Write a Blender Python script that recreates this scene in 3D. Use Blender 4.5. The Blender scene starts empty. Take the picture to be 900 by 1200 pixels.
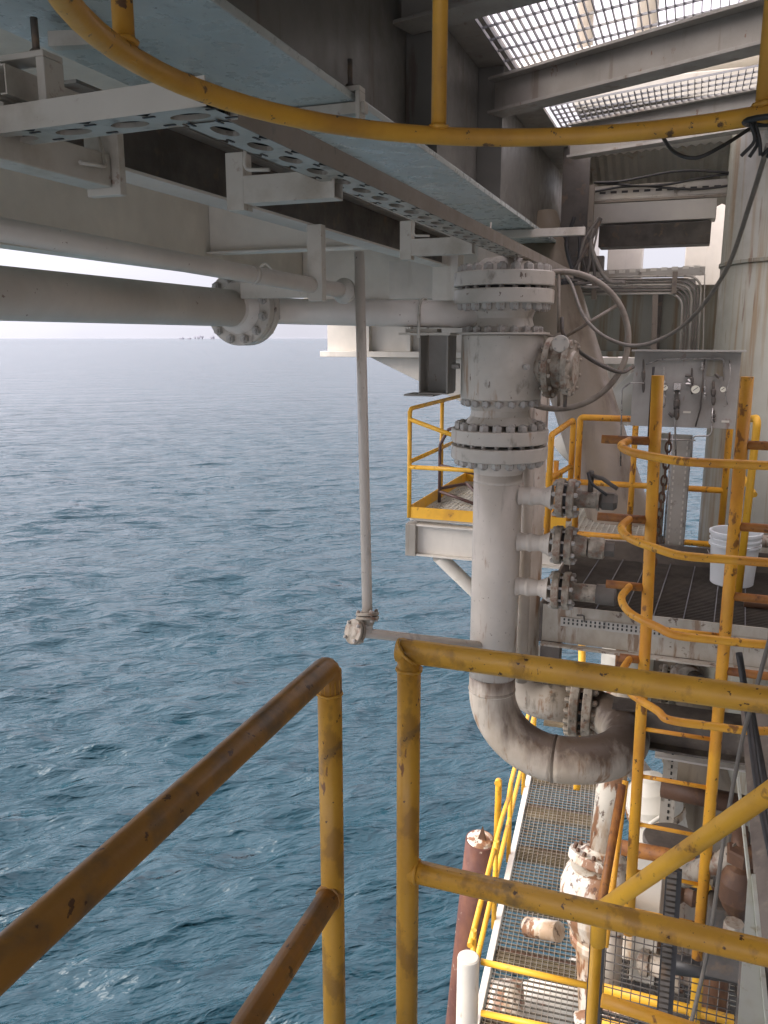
import bpy, bmesh, math, random
import numpy as np
from mathutils import Vector, Matrix, noise as mnoise
random.seed(7)
V = Vector
PI = math.pi
scene = bpy.context.scene
COL = scene.collection

# ------------------------------------------------------------------ camera
F = 955.0; YAW = math.radians(20.2); PITCH = math.radians(12.06); CZ = 1.72
cam = bpy.data.cameras.new("camera")
cam.sensor_fit = 'VERTICAL'; cam.sensor_height = 36.0; cam.lens = 36.0 * F / 1200.0
cam.clip_start = 0.05; cam.clip_end = 60000
cam_o = bpy.data.objects.new("camera", cam); COL.objects.link(cam_o)
cam_o.location = (0, 0, CZ)
cam_o.rotation_euler = (math.radians(90) - PITCH, 0, YAW)
scene.camera = cam_o

def at(px, py, z=None, y=None, x=None, t=None):
    """survey helper: a sight line from the camera meets a known plane of the platform"""
    a = (px - 450) / F; b = (600 - py) / F
    v = math.cos(PITCH) + b * math.sin(PITCH); w = -math.sin(PITCH) + b * math.cos(PITCH)
    d = V((a * math.cos(YAW) - v * math.sin(YAW), a * math.sin(YAW) + v * math.cos(YAW), w))
    if z is not None: t = (z - CZ) / d.z
    elif y is not None: t = y / d.y
    elif x is not None: t = x / d.x
    return V((0, 0, CZ)) + d * t

# ------------------------------------------------------------------ materials
def new_mat(name):
    m = bpy.data.materials.new(name); m.use_nodes = True
    nt = m.node_tree
    return m, nt, nt.nodes, nt.links, nt.nodes['Principled BSDF']

def noise_fac(nt, coord, scale, lo, hi, stretch=(1, 1, 1), detail=6, rough=0.6, off=(0, 0, 0)):
    mp = nt.nodes.new('ShaderNodeMapping'); mp.inputs['Scale'].default_value = stretch
    mp.inputs['Location'].default_value = off
    nt.links.new(coord, mp.inputs['Vector'])
    n = nt.nodes.new('ShaderNodeTexNoise'); n.inputs['Scale'].default_value = scale
    n.inputs['Detail'].default_value = detail; n.inputs['Roughness'].default_value = rough
    nt.links.new(mp.outputs[0], n.inputs['Vector'])
    r = nt.nodes.new('ShaderNodeMapRange'); r.inputs['From Min'].default_value = lo; r.inputs['From Max'].default_value = hi
    r.clamp = True
    nt.links.new(n.outputs['Fac'], r.inputs['Value'])
    return r.outputs[0]

def mix_col(nt, fac, a, b, amount=1.0):
    mx = nt.nodes.new('ShaderNodeMix'); mx.data_type = 'RGBA'
    if isinstance(fac, (int, float)): mx.inputs[0].default_value = fac
    else:
        if amount != 1.0:
            mu = nt.nodes.new('ShaderNodeMath'); mu.operation = 'MULTIPLY'; mu.inputs[1].default_value = amount
            nt.links.new(fac, mu.inputs[0]); fac = mu.outputs[0]
        nt.links.new(fac, mx.inputs[0])
    for s, v in ((6, a), (7, b)):
        if isinstance(v, tuple): mx.inputs[s].default_value = (*v, 1)
        else: nt.links.new(v, mx.inputs[s])
    return mx.outputs[2]

def paint(name, base, rough=0.5, layers=(), bump=0.15, bump_scale=60, metal=0.0, var=0.12, coord='Object'):
    """worn paint: base with soft tone variation, then dirt / rust layers
    layer = (colour, scale, lo, hi, amount, stretch)"""
    m, nt, N, L, p = new_mat(name)
    tc = N.new('ShaderNodeTexCoord').outputs[coord]
    f0 = noise_fac(nt, tc, 2.3, 0.3, 0.7)
    c = mix_col(nt, f0, tuple(v * (1 - var) for v in base), tuple(min(1, v * (1 + var)) for v in base))
    for i, (colr, sc, lo, hi, amt, st) in enumerate(layers):
        f = noise_fac(nt, tc, sc, lo, hi, st, off=(i * 3.1, i * 1.7, i * 2.3))
        c = mix_col(nt, f, c, colr, amt)
    L.new(c, p.inputs['Base Color'])
    fr = noise_fac(nt, tc, 9, 0.3, 0.7)
    rr = N.new('ShaderNodeMapRange'); rr.inputs['To Min'].default_value = max(0.05, rough - 0.12); rr.inputs['To Max'].default_value = min(1, rough + 0.15)
    L.new(fr, rr.inputs['Value']); L.new(rr.outputs[0], p.inputs['Roughness'])
    p.inputs['Metallic'].default_value = metal
    if bump:
        nb = N.new('ShaderNodeTexNoise'); nb.inputs['Scale'].default_value = bump_scale; nb.inputs['Detail'].default_value = 5
        L.new(tc, nb.inputs['Vector'])
        b = N.new('ShaderNodeBump'); b.inputs['Strength'].default_value = bump; b.inputs['Distance'].default_value = 0.004
        L.new(nb.outputs['Fac'], b.inputs['Height']); L.new(b.outputs[0], p.inputs['Normal'])
    return m

RUST = (0.17, 0.06, 0.022); DRUST = (0.07, 0.032, 0.018); GRIME = (0.10, 0.08, 0.055); SOOT = (0.04, 0.036, 0.032)
M = {}
M['rail'] = paint('rail_yellow', (0.68, 0.36, 0.042), 0.42,
    [((0.42, 0.20, 0.03), 3.5, .46, .70, .7, (1, 1, 1)), ((0.30, .15, .03), 13, .53, .6, .6, (1, 1, .6)), (DRUST, 48, .645, .665, .95, (1, 1, 1)), (RUST, 11, .635, .655, .85, (2, 2, .5)), (GRIME, 7, .62, .68, .6, (1, 1, 1))], .3)
M['rail_dirty'] = paint('rail_handworn', (0.46, 0.22, 0.04), 0.4,
    [((0.24, 0.115, 0.03), 3, .4, .65, .8, (1, 1, 1)), (GRIME, 11, .48, .66, .7, (1, 1, 1)), (DRUST, 38, .64, .66, .9, (1, 1, 1))], .22)
M['hoop'] = paint('hoop_yellow', (0.66, 0.33, 0.035), 0.45,
    [((0.40, 0.19, 0.035), 4, .45, .65, .7, (1, 1, 1)), (DRUST, 16, .61, .64, .9, (1, 1, 1)), (SOOT, 40, .655, .675, .9, (1, 1, 1))], .3)
M['ladder'] = paint('ladder_orange', (0.78, 0.38, 0.03), 0.5,
    [((0.60, 0.24, 0.025), 4, .45, .60, .8, (1, 1, .5)), (RUST, 11, .60, .635, .8, (1, 1, .6)), (DRUST, 34, .65, .67, .9, (1, 1, 1))], .3)
M['ladder_rust'] = paint('ladder_rusty', (0.34, 0.135, 0.025), 0.6,
    [(RUST, 6, .42, .6, .9, (1, 1, 1)), (DRUST, 22, .56, .68, .9, (1, 1, 1))], .4)
M['yellow'] = paint('far_yellow', (0.78, 0.42, 0.03), 0.5, [((0.5, .24, .03), 4, .5, .7, .6, (1, 1, 1)), (RUST, 15, .62, .7, .8, (1, 1, 1))], .1)
M['pipe'] = paint('pipe_cream_grey', (0.57, 0.51, 0.44), 0.42,
    [((0.41, .36, .30), 2.2, .45, .7, .6, (1, 1, .5)), (GRIME, 5, .62, .76, .5, (2, 2, .35)), ((0.27, .13, .05), 7, .635, .69, .7, (2, 2, .3)), (DRUST, 30, .66, .72, .8, (1, 1, 1))], .12)
M['pipe_dirty'] = paint('pipe_stained', (0.50, 0.44, 0.36), 0.5,
    [((0.36, .28, .20), 2.5, .46, .62, .8, (1, 1, .5)), (GRIME, 5, .56, .68, .8, (2, 2, .3)), ((0.24, .12, .05), 6, .58, .66, .8, (2, 2, .3)), (RUST, 16, .62, .68, .7, (1, 1, .5))], .3)
def settle_dirt(m, colr, lo=-.15, hi=.75, scale=5):
    """dirt and rust that has settled on the upward sides and run down from there"""
    nt = m.node_tree; N = nt.nodes; L = nt.links; p = N['Principled BSDF']
    old = p.inputs['Base Color'].links[0].from_socket
    g = N.new('ShaderNodeNewGeometry'); s = N.new('ShaderNodeSeparateXYZ'); L.new(g.outputs['Normal'], s.inputs[0])
    tc = N.new('ShaderNodeTexCoord').outputs['Object']
    f = noise_fac(nt, tc, scale, .2, .8, (2.2, 2.2, .5), off=(9, 9, 9))
    a = N.new('ShaderNodeMath'); a.operation = 'MULTIPLY_ADD'; a.inputs[1].default_value = 1.1; L.new(f, a.inputs[0]); 
    b = N.new('ShaderNodeMath'); b.operation = 'ADD'; b.inputs[1].default_value = -.55; L.new(s.outputs['Z'], b.inputs[0]); L.new(b.outputs[0], a.inputs[2])
    r = N.new('ShaderNodeMapRange'); r.inputs['From Min'].default_value = lo; r.inputs['From Max'].default_value = hi; L.new(a.outputs[0], r.inputs['Value'])
    c = mix_col(nt, r.outputs[0], old, colr, .92); L.new(c, p.inputs['Base Color'])
M['pipe_bend'] = paint('pipe_bend_stained', (0.53, 0.47, 0.385), 0.5,
    [((0.38, .30, .21), 2.5, .48, .66, .7, (1, 1, .5)), ((0.26, .14, .065), 6, .57, .66, .8, (2.4, 2.4, .3)), (GRIME, 9, .6, .7, .6, (2, 2, .3))], .3)
settle_dirt(M['pipe_bend'], (0.075, 0.047, 0.03))
M['pipe_plain'] = paint('pipe_plain_grey', (0.72, 0.66, 0.59), 0.42, [((0.60, .545, .48), 1.6, .45, .7, .7, (1, 1, 1)), (RUST, 30, .68, .71, .7, (1, 1, 1))], .1)
M['valve'] = paint('valve_grey', (0.52, 0.475, 0.41), 0.38,
    [((0.36, .32, .26), 3, .45, .7, .6, (1, 1, 1)), ((0.30, .16, .07), 5, .62, .69, .65, (2, 2, .3)), (DRUST, 26, .65, .68, .8, (1, 1, .5)), (GRIME, 12, .6, .72, .6, (1, 1, .5))], .1)
M['fitting'] = paint('fitting_stained', (0.40, 0.35, 0.28), 0.55,
    [(GRIME, 8, .44, .62, .8, (1, 1, .6)), (RUST, 18, .52, .66, .7, (1, 1, 1)), (SOOT, 30, .6, .7, .8, (1, 1, 1))], .35)
M['bolt'] = paint('bolt_grey', (0.40, 0.375, 0.34), 0.45, [(RUST, 40, .56, .7, .7, (1, 1, 1)), (GRIME, 25, .5, .7, .6, (1, 1, 1))], .2)
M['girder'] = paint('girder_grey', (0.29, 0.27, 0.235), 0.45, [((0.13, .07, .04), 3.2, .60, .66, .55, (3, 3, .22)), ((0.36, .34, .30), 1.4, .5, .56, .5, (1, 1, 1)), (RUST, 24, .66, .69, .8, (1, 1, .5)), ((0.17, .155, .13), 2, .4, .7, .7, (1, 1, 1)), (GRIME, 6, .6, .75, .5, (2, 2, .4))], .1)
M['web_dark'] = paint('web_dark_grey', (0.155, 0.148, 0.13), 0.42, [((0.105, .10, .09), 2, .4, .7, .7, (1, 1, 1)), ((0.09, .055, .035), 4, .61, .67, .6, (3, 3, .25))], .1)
M['channel'] = paint('channel_dirty', (0.46, 0.42, 0.35), 0.5, [((0.30, .25, .18), 3, .42, .62, .8, (1, 1, .6)), ((0.20, .11, .05), 5, .56, .64, .8, (2.5, 2.5, .4)), (DRUST, 14, .62, .67, .8, (1, 1, 1))], .15)
M['speck'] = paint('far_haze_grey', (0.30, 0.30, 0.34), .7, [], 0)  # haze fade of the horizon platforms put into their lavender-grey colour
M['tread'] = paint('tread_dull', (0.17, 0.135, 0.075), .6, [((0.08, .055, .03), 3, .45, .65, .8, (1, 1, 1))], 0)
M['flange_blue'] = paint('girder_flange_paint', (0.46, 0.49, 0.455), 0.3,
    [((0.33, .38, .39), 3, .42, .7, .7, (1, .4, 1)), ((0.2, .2, .19), 26, .6, .68, .6, (1, .6, 1)), ((0.10, .08, .06), 60, .64, .69, .8, (1, 1, 1))], .4, 18)
M['pale'] = paint('pale_steel', (0.62, 0.58, 0.51), 0.5, [((0.46, .44, .40), 1.2, .42, .7, .7, (1, 1, .5)), ((0.38, .33, .26), 3, .6, .75, .5, (2, 2, .2))], .05)
M['soffit'] = paint('soffit_cream', (0.64, 0.60, 0.52), 0.55, [((0.54, .50, .43), 1.0, .42, .7, .7, (1, 1, 1))], .05)
M['tray'] = paint('tray_galvanised', (0.42, 0.39, 0.335), 0.4, [((0.33, .28, .21), 5, .45, .7, .6, (1, 1, 1)), (GRIME, 14, .58, .7, .7, (1, 1, 1))], .15, metal=.25)
M['tray_side'] = paint('tray_side_weathered', (0.20, 0.165, 0.125), 0.5, [((0.17, .14, .11), 4, .45, .7, .7, (1, 1, 1)), (SOOT, 18, .6, .7, .5, (1, 1, 1))], .15)
M['bracket'] = paint('bracket_grey', (0.52, 0.48, 0.41), 0.45, [((0.32, .27, .2), 5, .52, .72, .7, (1, 1, 1)), (RUST, 18, .63, .72, .7, (1, 1, 1))], .12)
M['brace'] = paint('brace_stained', (0.25, 0.205, 0.15), 0.5, [((0.20, .17, .13), 1.6, .45, .65, .8, (1, 1, .4)), ((0.12, .085, .055), 3, .55, .68, .7, (2, 2, .25))], .1)
M['leg'] = paint('jacket_leg_paint', (0.27, 0.27, 0.225), 0.5,
    [((0.26, .265, .22), 1.1, .42, .64, .85, (2, 2, .25)), ((0.20, .14, .075), 1.8, .50, .62, .85, (5, 5, .22)), ((0.14, .085, .05), 5, .60, .68, .75, (3, 3, .25))], .1)
M['white_rust'] = paint('white_rusting', (0.60, 0.56, 0.47), 0.5,
    [((0.33, .20, .095), 2.4, .46, .60, .8, (1.5, 1.5, .4)), ((0.20, .078, .022), 4.5, .52, .57, .9, (1.5, 1.5, .35)), (DRUST, 15, .58, .63, .85, (1, 1, .6))], .3)
M['white'] = paint('white_paint', (0.62, 0.59, 0.51), 0.5, [((0.6, .55, .44), 3, .45, .7, .6, (1, 1, .5)), (RUST, 8, .64, .74, .7, (2, 2, .4))], .1)
M['pile_rust'] = paint('pile_rusted', (0.11, 0.045, 0.033), 0.75,
    [((0.20, .085, .045), 2.5, .44, .62, .8, (1, 1, .4)), ((0.10, .045, .035), 5, .5, .65, .8, (1, 1, .5)), ((0.55, .46, .36), 9, .63, .7, .8, (1, 1, 1))], .5)
M['brown'] = paint('brown_rust_pipe', (0.125, 0.062, 0.032), 0.6, [((0.07, .038, .024), 4, .42, .65, .8, (1, 1, .5)), ((0.24, .12, .05), 9, .56, .7, .6, (1, 1, .5))], .3)
M['chair'] = paint('dark_maroon_steel', (0.10, 0.06, 0.055), 0.5, [((0.18, .1, .08), 8, .5, .7, .6, (1, 1, 1))], .1)
M['dark'] = paint('dark_dirty_steel', (0.11, 0.095, 0.08), 0.6, [((0.055, .048, .04), 4, .42, .62, .8, (1, 1, 1)), ((0.2, .13, .075), 9, .57, .7, .7, (1, 1, 1))], .3)
M['black'] = paint('black_rubber', (0.022, 0.021, 0.02), 0.5, [((0.06, .05, .045), 9, .5, .7, .6, (1, 1, 1))], .2)
M['cable'] = paint('cable_grey', (0.17, 0.15, 0.125), 0.5, [((0.28, .24, .19), 12, .48, .68, .6, (1, 1, 1))], .1)
M['wheel'] = paint('handwheel_steel', (0.25, 0.215, 0.17), 0.5, [((0.13, .1, .075), 10, .45, .68, .8, (1, 1, 1)), (RUST, 20, .6, .7, .5, (1, 1, 1))], .2)
M['grating'] = paint('grating_galvanised', (0.21, 0.195, 0.155), 0.45, [((0.2, .15, .09), 3, .42, .66, .8, (1, 1, 1)), (RUST, 9, .6, .7, .6, (1, 1, 1))], 0, metal=.3)
M['grating_dark'] = paint('grating_oily', (0.10, 0.085, 0.068), 0.5, [((0.05, .042, .036), 5, .42, .65, .7, (1, 1, 1))], 0)
M['grating_grey'] = paint('grating_grey', (0.13, 0.13, 0.135), 0.5, [((0.3, .27, .2), 3, .5, .7, .5, (1, 1, 1))], 0)
M['grating_white'] = paint('grating_pale', (0.60, 0.57, 0.50), 0.45, [((0.42, .33, .2), 4, .52, .7, .6, (1, 1, 1))], 0)
M['panel'] = paint('panel_grey', (0.36, 0.345, 0.31), 0.45, [((0.2, .18, .15), 3, .45, .7, .7, (1, 1, .6)), (RUST, 14, .64, .72, .6, (1, 1, .4))], .08)
M['steel'] = paint('tubing_steel', (0.40, 0.38, 0.35), 0.3, [((0.12, .11, .10), 20, .5, .68, .7, (1, 1, 1))], 0, metal=.6)
M['pail'] = paint('pail_plastic', (0.78, 0.82, 0.83), 0.4, [((0.62, .64, .62), 6, .55, .72, .5, (1, 1, .5))], .04, var=.03)
M['gauge'] = paint('gauge_face', (0.75, 0.73, 0.60), 0.3, [], 0)
M['stringer'] = paint('stringer_pale', (0.55, 0.57, 0.50), 0.5, [((0.42, .4, .28), 6, .46, .64, .7, (1, 1, 1)), ((0.3, .26, .15), 22, .6, .7, .7, (1, 1, 1))], .1)
M['mottle'] = paint('plate_mottled', (0.15, 0.125, 0.10), 0.6, [((0.08, .065, .055), 4, .42, .62, .8, (1, 1, 1)), ((0.24, .2, .15), 9, .55, .7, .6, (1, 1, 1))], .2)
M['corrug'] = paint('corrugated_sheet', (0.42, 0.40, 0.34), 0.5, [((0.3, .27, .21), 2, .42, .68, .7, (1, 1, 1)), ((0.25, .15, .07), 6, .6, .72, .6, (1, 1, 1))], .05)

# ------------------------------------------------------------------ mesh building
class MB:
    def __init__(s): s.v = []; s.f = []; s.sm = []
    def add(s, verts, faces, smooth=False):
        o = len(s.v); s.v += [V(q) for q in verts]
        for f in faces: s.f.append([i + o for i in f]); s.sm.append(smooth)
        return s
    def obox(s, c, ax, h):
        c = V(c); a, b, d = [V(q).normalized() * k for q, k in zip(ax, h)]
        vs = [c + i * a + j * b + k * d for i in (-1, 1) for j in (-1, 1) for k in (-1, 1)]
        return s.add(vs, [(0, 1, 3, 2), (4, 6, 7, 5), (0, 4, 5, 1), (2, 3, 7, 6), (0, 2, 6, 4), (1, 5, 7, 3)])
    def box(s, x0, x1, y0, y1, z0, z1):
        return s.obox(((x0 + x1) / 2, (y0 + y1) / 2, (z0 + z1) / 2), ((1, 0, 0), (0, 1, 0), (0, 0, 1)), (abs(x1 - x0) / 2, abs(y1 - y0) / 2, abs(z1 - z0) / 2))
    def bar(s, p, q, w, h, up=(0, 0, 1)):
        p = V(p); q = V(q); d = (q - p); u = V(up); sd = d.cross(u).normalized(); u2 = sd.cross(d).normalized()
        return s.obox((p + q) / 2, (d, sd, u2), (d.length / 2, w / 2, h / 2))
    def tube(s, pts, r, n=14, closed=False, caps=True):
        pts = [V(p) for p in pts]; m = len(pts)
        rs = r if isinstance(r, (list, tuple)) else [r] * m
        tang = []
        for i in range(m):
            if closed: t = (pts[(i + 1) % m] - pts[i - 1])
            elif i == 0: t = pts[1] - pts[0]
            elif i == m - 1: t = pts[-1] - pts[-2]
            else: t = (pts[i + 1] - pts[i]).normalized() + (pts[i] - pts[i - 1]).normalized()
            tang.append(t.normalized())
        ref = V((0, 0, 1)) if abs(tang[0].z) < .9 else V((1, 0, 0))
        nx = tang[0].cross(ref).normalized()
        vs = []
        for i in range(m):
            if i: nx = (nx - tang[i] * nx.dot(tang[i])).normalized()
            ny = tang[i].cross(nx)
            k = 1.0
            for j in range(n):
                a = 2 * PI * j / n
                vs.append(pts[i] + (nx * math.cos(a) + ny * math.sin(a)) * rs[i])
        fs = []
        for i in range(m if closed else m - 1):
            i2 = (i + 1) % m
            for j in range(n):
                fs.append((i * n + j, i * n + (j + 1) % n, i2 * n + (j + 1) % n, i2 * n + j))
        s.add(vs, fs, True)
        if caps and not closed:
            o = len(s.v) - len(vs)
            s.f.append([o + j for j in range(n)][::-1]); s.sm.append(False)
            s.f.append([o + (m - 1) * n + j for j in range(n)]); s.sm.append(False)
        return s
    def lathe(s, prof, p0, axis, n=32, smooth=True, caps=True):
        """prof = [(radius, distance along axis)]; each step makes its own band so edges stay crisp"""
        p0 = V(p0); ax = V(axis).normalized()
        ref = V((0, 0, 1)) if abs(ax.z) < .9 else V((1, 0, 0))
        nx = ax.cross(ref).normalized(); ny = ax.cross(nx)
        def ring(r, t): return [p0 + ax * t + (nx * math.cos(2 * PI * j / n) + ny * math.sin(2 * PI * j / n)) * r for j in range(n)]
        for (r0, t0), (r1, t1) in zip(prof[:-1], prof[1:]):
            s.add(ring(r0, t0) + ring(r1, t1), [(j, (j + 1) % n, n + (j + 1) % n, n + j) for j in range(n)], smooth and abs(t1 - t0) > 1e-6)
        if caps:
            for (r, t) in (prof[0], prof[-1]):
                if r > 1e-5: s.add(ring(r, t), [list(range(n))])
        return s
    def hexn(s, p, axis, r, h):
        return s.lathe([(r, 0), (r, h * .85), (r * .88, h)], p, axis, 6, False)
    def prism(s, poly, ext):
        poly = [V(p) for p in poly]; e = V(ext); n = len(poly)
        vs = poly + [p + e for p in poly]
        fs = [list(range(n))[::-1], list(range(n, 2 * n))] + [(i, (i + 1) % n, n + (i + 1) % n, n + i) for i in range(n)]
        return s.add(vs, fs)

def fillet(pts, r, n=6, closed=False):
    pts = [V(p) for p in pts]; out = []; m = len(pts)
    for i in range(m):
        if not closed and i in (0, m - 1): out.append(pts[i]); continue
        p, a, b = pts[i], pts[i - 1], pts[(i + 1) % m]
        d1 = (a - p).normalized(); d2 = (b - p).normalized()
        ang = d1.angle(d2)
        if ang > PI - .02: out.append(p); continue
        t = min(r / math.tan(ang / 2), (a - p).length * .49, (b - p).length * .49)
        rr = t * math.tan(ang / 2)
        c = p + (d1 + d2).normalized() * (rr / math.sin(ang / 2))
        s0 = p + d1 * t - c; s1 = p + d2 * t - c
        tot = s0.angle(s1); axv = s0.cross(s1).normalized()
        for k in range(n + 1): out.append(c + Matrix.Rotation(tot * k / n, 3, axv) @ s0)
    return out

def spline(pts, k=8):
    pts = [V(p) for p in pts]; out = []
    P = [pts[0] * 2 - pts[1]] + pts + [pts[-1] * 2 - pts[-2]]
    for i in range(1, len(P) - 2):
        for j in range(k):
            t = j / k; a, b, c, d = P[i - 1], P[i], P[i + 1], P[i + 2]
            out.append(.5 * ((2 * b) + (c - a) * t + (2 * a - 5 * b + 4 * c - d) * t * t + (3 * b - a - 3 * c + d) * t ** 3))
    out.append(pts[-1]); return out

def wloc(o):
    l = V(o.location)
    while o.parent: o = o.parent; l += o.location
    return l

def link_mesh(name, mb, mat, origin):
    """mb may be a list [(builder, material), ...]: surface pattern stays in the mesh of its part"""
    groups = mb if isinstance(mb, list) else [(mb, mat)]
    me = bpy.data.meshes.new(name)
    bm = bmesh.new()
    for gi, (g, gm) in enumerate(groups):
        vs = [bm.verts.new(p - origin) for p in g.v]
        for f, sm in zip(g.f, g.sm):
            try: fc = bm.faces.new([vs[i] for i in f])
            except ValueError: continue
            fc.smooth = sm; fc.material_index = gi
    bmesh.ops.recalc_face_normals(bm, faces=bm.faces)
    bm.to_mesh(me); bm.free()
    for _, gm in groups: me.materials.append(M[gm] if isinstance(gm, str) else gm)
    o = bpy.data.objects.new(name, me); COL.objects.link(o)
    return o

def part(name, mb, mat, parent, label=None, bevel=0):
    o = link_mesh(name, mb, mat, wloc(parent)); o.parent = parent
    if label: o['label'] = label
    if bevel: bev(o, bevel)
    return o

def bev(o, w):
    m = o.modifiers.new('bevel', 'BEVEL'); m.width = w; m.segments = 2; m.limit_method = 'ANGLE'; m.angle_limit = math.radians(50)

def thing(name, label, cat, loc, group=None):
    o = bpy.data.objects.new(name, None); COL.objects.link(o); o.location = V(loc)
    o.empty_display_size = .1
    o['label'] = label; o['category'] = cat
    if group: o['group'] = group
    return o

def solo(name, mb, mat, label, cat, group=None, loc=None, kind=None, bevel=0):
    if loc is None: loc = sum((V(p) for p in mb.v), V()) / max(1, len(mb.v))
    o = link_mesh(name, mb, mat, V(loc)); o.location = V(loc)
    o['label'] = label; o['category'] = cat
    if group: o['group'] = group
    if kind: o['kind'] = kind
    if bevel: bev(o, bevel)
    return o

def struct(name, mb, mat):
    o = link_mesh(name, mb, mat, V()); o['kind'] = 'structure'; return o

def dup(root, delta, label=None, group=None):
    r = root.copy(); COL.objects.link(r); r.location = V(root.location) + V(delta)
    if label: r['label'] = label
    if group: r['group'] = group
    for ch in list(root.children):
        c = ch.copy(); COL.objects.link(c); c.parent = r
        for g in list(ch.children):
            d = g.copy(); COL.objects.link(d); d.parent = c
    return r

# bolts: one mesh per size, copies as sub-parts
def bolt_mesh(half, r, mat='bolt', both=True):
    mb = MB()
    mb.lathe([(r * .52, -half - r * 1.5 if both else -.01), (r * .52, half + r * 1.5)], (0, 0, 0), (0, 0, 1), 8)
    mb.hexn((0, 0, half), (0, 0, 1), r, r * 1.25)
    if both: mb.hexn((0, 0, -half), (0, 0, -1), r, r * 1.25)
    o = link_mesh('bolt', mb, mat, V()); me = o.data; bpy.data.objects.remove(o)
    return me
def bolts(parent, c, axis, R, n, half, r, mat='bolt', both=True, phase=.5, me=None):
    me = me or bolt_mesh(half, r, mat, both)
    ax = V(axis).normalized(); ref = V((0, 0, 1)) if abs(ax.z) < .9 else V((1, 0, 0))
    nx = ax.cross(ref).normalized(); ny = ax.cross(nx); w = wloc(parent)
    q = V((0, 0, 1)).rotation_difference(ax)
    for k in range(n):
        a = 2 * PI * (k + phase) / n
        o = bpy.data.objects.new('bolt', me); COL.objects.link(o); o.parent = parent
        o.rotation_mode = 'QUATERNION'; o.rotation_quaternion = q
        o.location = V(c) + (nx * math.cos(a) + ny * math.sin(a)) * R - w
def weld_ring(parent, p, axis, r, b=.0045, mat='rail'):
    p = V(p); ax = V(axis).normalized(); ref = V((0, 0, 1)) if abs(ax.z) < .9 else V((1, 0, 0))
    nx = ax.cross(ref).normalized(); ny = ax.cross(nx); pts = []
    for k in range(28):
        a = 2 * PI * k / 28; pts.append(p + (nx * math.cos(a) + ny * math.sin(a)) * (r + random.uniform(-.0006, .001)) + ax * random.uniform(-.0015, .0015))
    return part('weld', MB().tube(pts, [b * random.uniform(.8, 1.25) for _ in pts], 6, closed=True), mat, parent)
def flange_pair(parent, c, axis, R, th, gap, nb, rb, mat='valve', bmat='bolt', bore=.5, n=40, chamf=.006):
    c = V(c); ax = V(axis).normalized(); first = None
    for sg in (-1, 1):
        mb = MB(); t0 = sg * gap / 2; t1 = sg * (gap / 2 + th); e = sg * chamf
        mb.lathe([(R - chamf, t0), (R, t0 + e), (R, t1 - e), (R - chamf, t1)], c, ax, n)
        f = part('flange', mb, mat, parent)
        if first is None: first = f
    if gap > 0:
        part('gasket', MB().lathe([(R * .72, -gap / 2 + .001), (R * .72, gap / 2 - .001)], c, ax, n), 'black', parent)
    bolts(first, c, ax, R * .84, nb, gap / 2 + th, rb, bmat)
    return first
EXPOSURE = 1.42

# ================================================================== SKY, SUN, SEA
w = bpy.data.worlds.new("World"); scene.world = w; w.use_nodes = True
nt = w.node_tree; N = nt.nodes; L = nt.links
SUN_EL = 38; SUN_AZ = math.radians(238)        # compass-like, from +Y clockwise: from the open sea, left and a little behind
sky = N.new('ShaderNodeTexSky'); sky.sky_type = 'NISHITA'; sky.sun_disc = False
sky.sun_elevation = math.radians(SUN_EL); sky.sun_rotation = SUN_AZ
sky.air_density = 1.2; sky.dust_density = 4.0; sky.ozone_density = 1.0
hs = N.new('ShaderNodeHueSaturation'); hs.inputs['Saturation'].default_value = 0.12
L.new(sky.outputs[0], hs.inputs['Color'])
tc = N.new('ShaderNodeTexCoord')
mp = N.new('ShaderNodeMapping'); mp.inputs['Scale'].default_value = (1, 1, 3.5); L.new(tc.outputs['Generated'], mp.inputs['Vector'])
cn = N.new('ShaderNodeTexNoise'); cn.inputs['Scale'].default_value = 2.2; cn.inputs['Detail'].default_value = 5; L.new(mp.outputs[0], cn.inputs['Vector'])
cr = N.new('ShaderNodeMapRange'); cr.inputs['From Min'].default_value = .35; cr.inputs['From Max'].default_value = .7
cr.inputs['To Min'].default_value = .75; cr.inputs['To Max'].default_value = .95; L.new(cn.outputs['Fac'], cr.inputs['Value'])
mx = N.new('ShaderNodeMix'); mx.data_type = 'RGBA'; L.new(cr.outputs[0], mx.inputs[0]); L.new(hs.outputs[0], mx.inputs[6])
sx = N.new('ShaderNodeSeparateXYZ'); L.new(tc.outputs['Generated'], sx.inputs[0])
er = N.new('ShaderNodeMapRange'); er.inputs['To Min'].default_value = 0.0; er.inputs['From Min'].default_value = .16; er.inputs['From Max'].default_value = .5; er.inputs['To Max'].default_value = 1.0; L.new(sx.outputs['Z'], er.inputs['Value'])
oc_ = mix_col(nt, er.outputs[0], (3.25, 3.2, 3.6), (11.2, 10.0, 11.1))      # overcast: brighter overhead
dp = N.new('ShaderNodeVectorMath'); dp.operation = 'DOT_PRODUCT'; L.new(tc.outputs['Generated'], dp.inputs[0]); dp.inputs[1].default_value = (math.sin(SUN_AZ), math.cos(SUN_AZ), 0)
dr_ = N.new('ShaderNodeMapRange'); dr_.inputs['From Min'].default_value = -.1; dr_.inputs['From Max'].default_value = .9; dr_.inputs['To Min'].default_value = 1; dr_.inputs['To Max'].default_value = 2.1; L.new(dp.outputs['Value'], dr_.inputs['Value'])
bs = N.new('ShaderNodeVectorMath'); bs.operation = 'SCALE'; L.new(oc_, bs.inputs[0]); L.new(dr_.outputs[0], bs.inputs['Scale'])      # and on the sun's side
L.new(bs.outputs[0], mx.inputs[7])
L.new(mx.outputs[2], N['Background'].inputs['Color']); N['Background'].inputs['Strength'].default_value = 0.10

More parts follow.
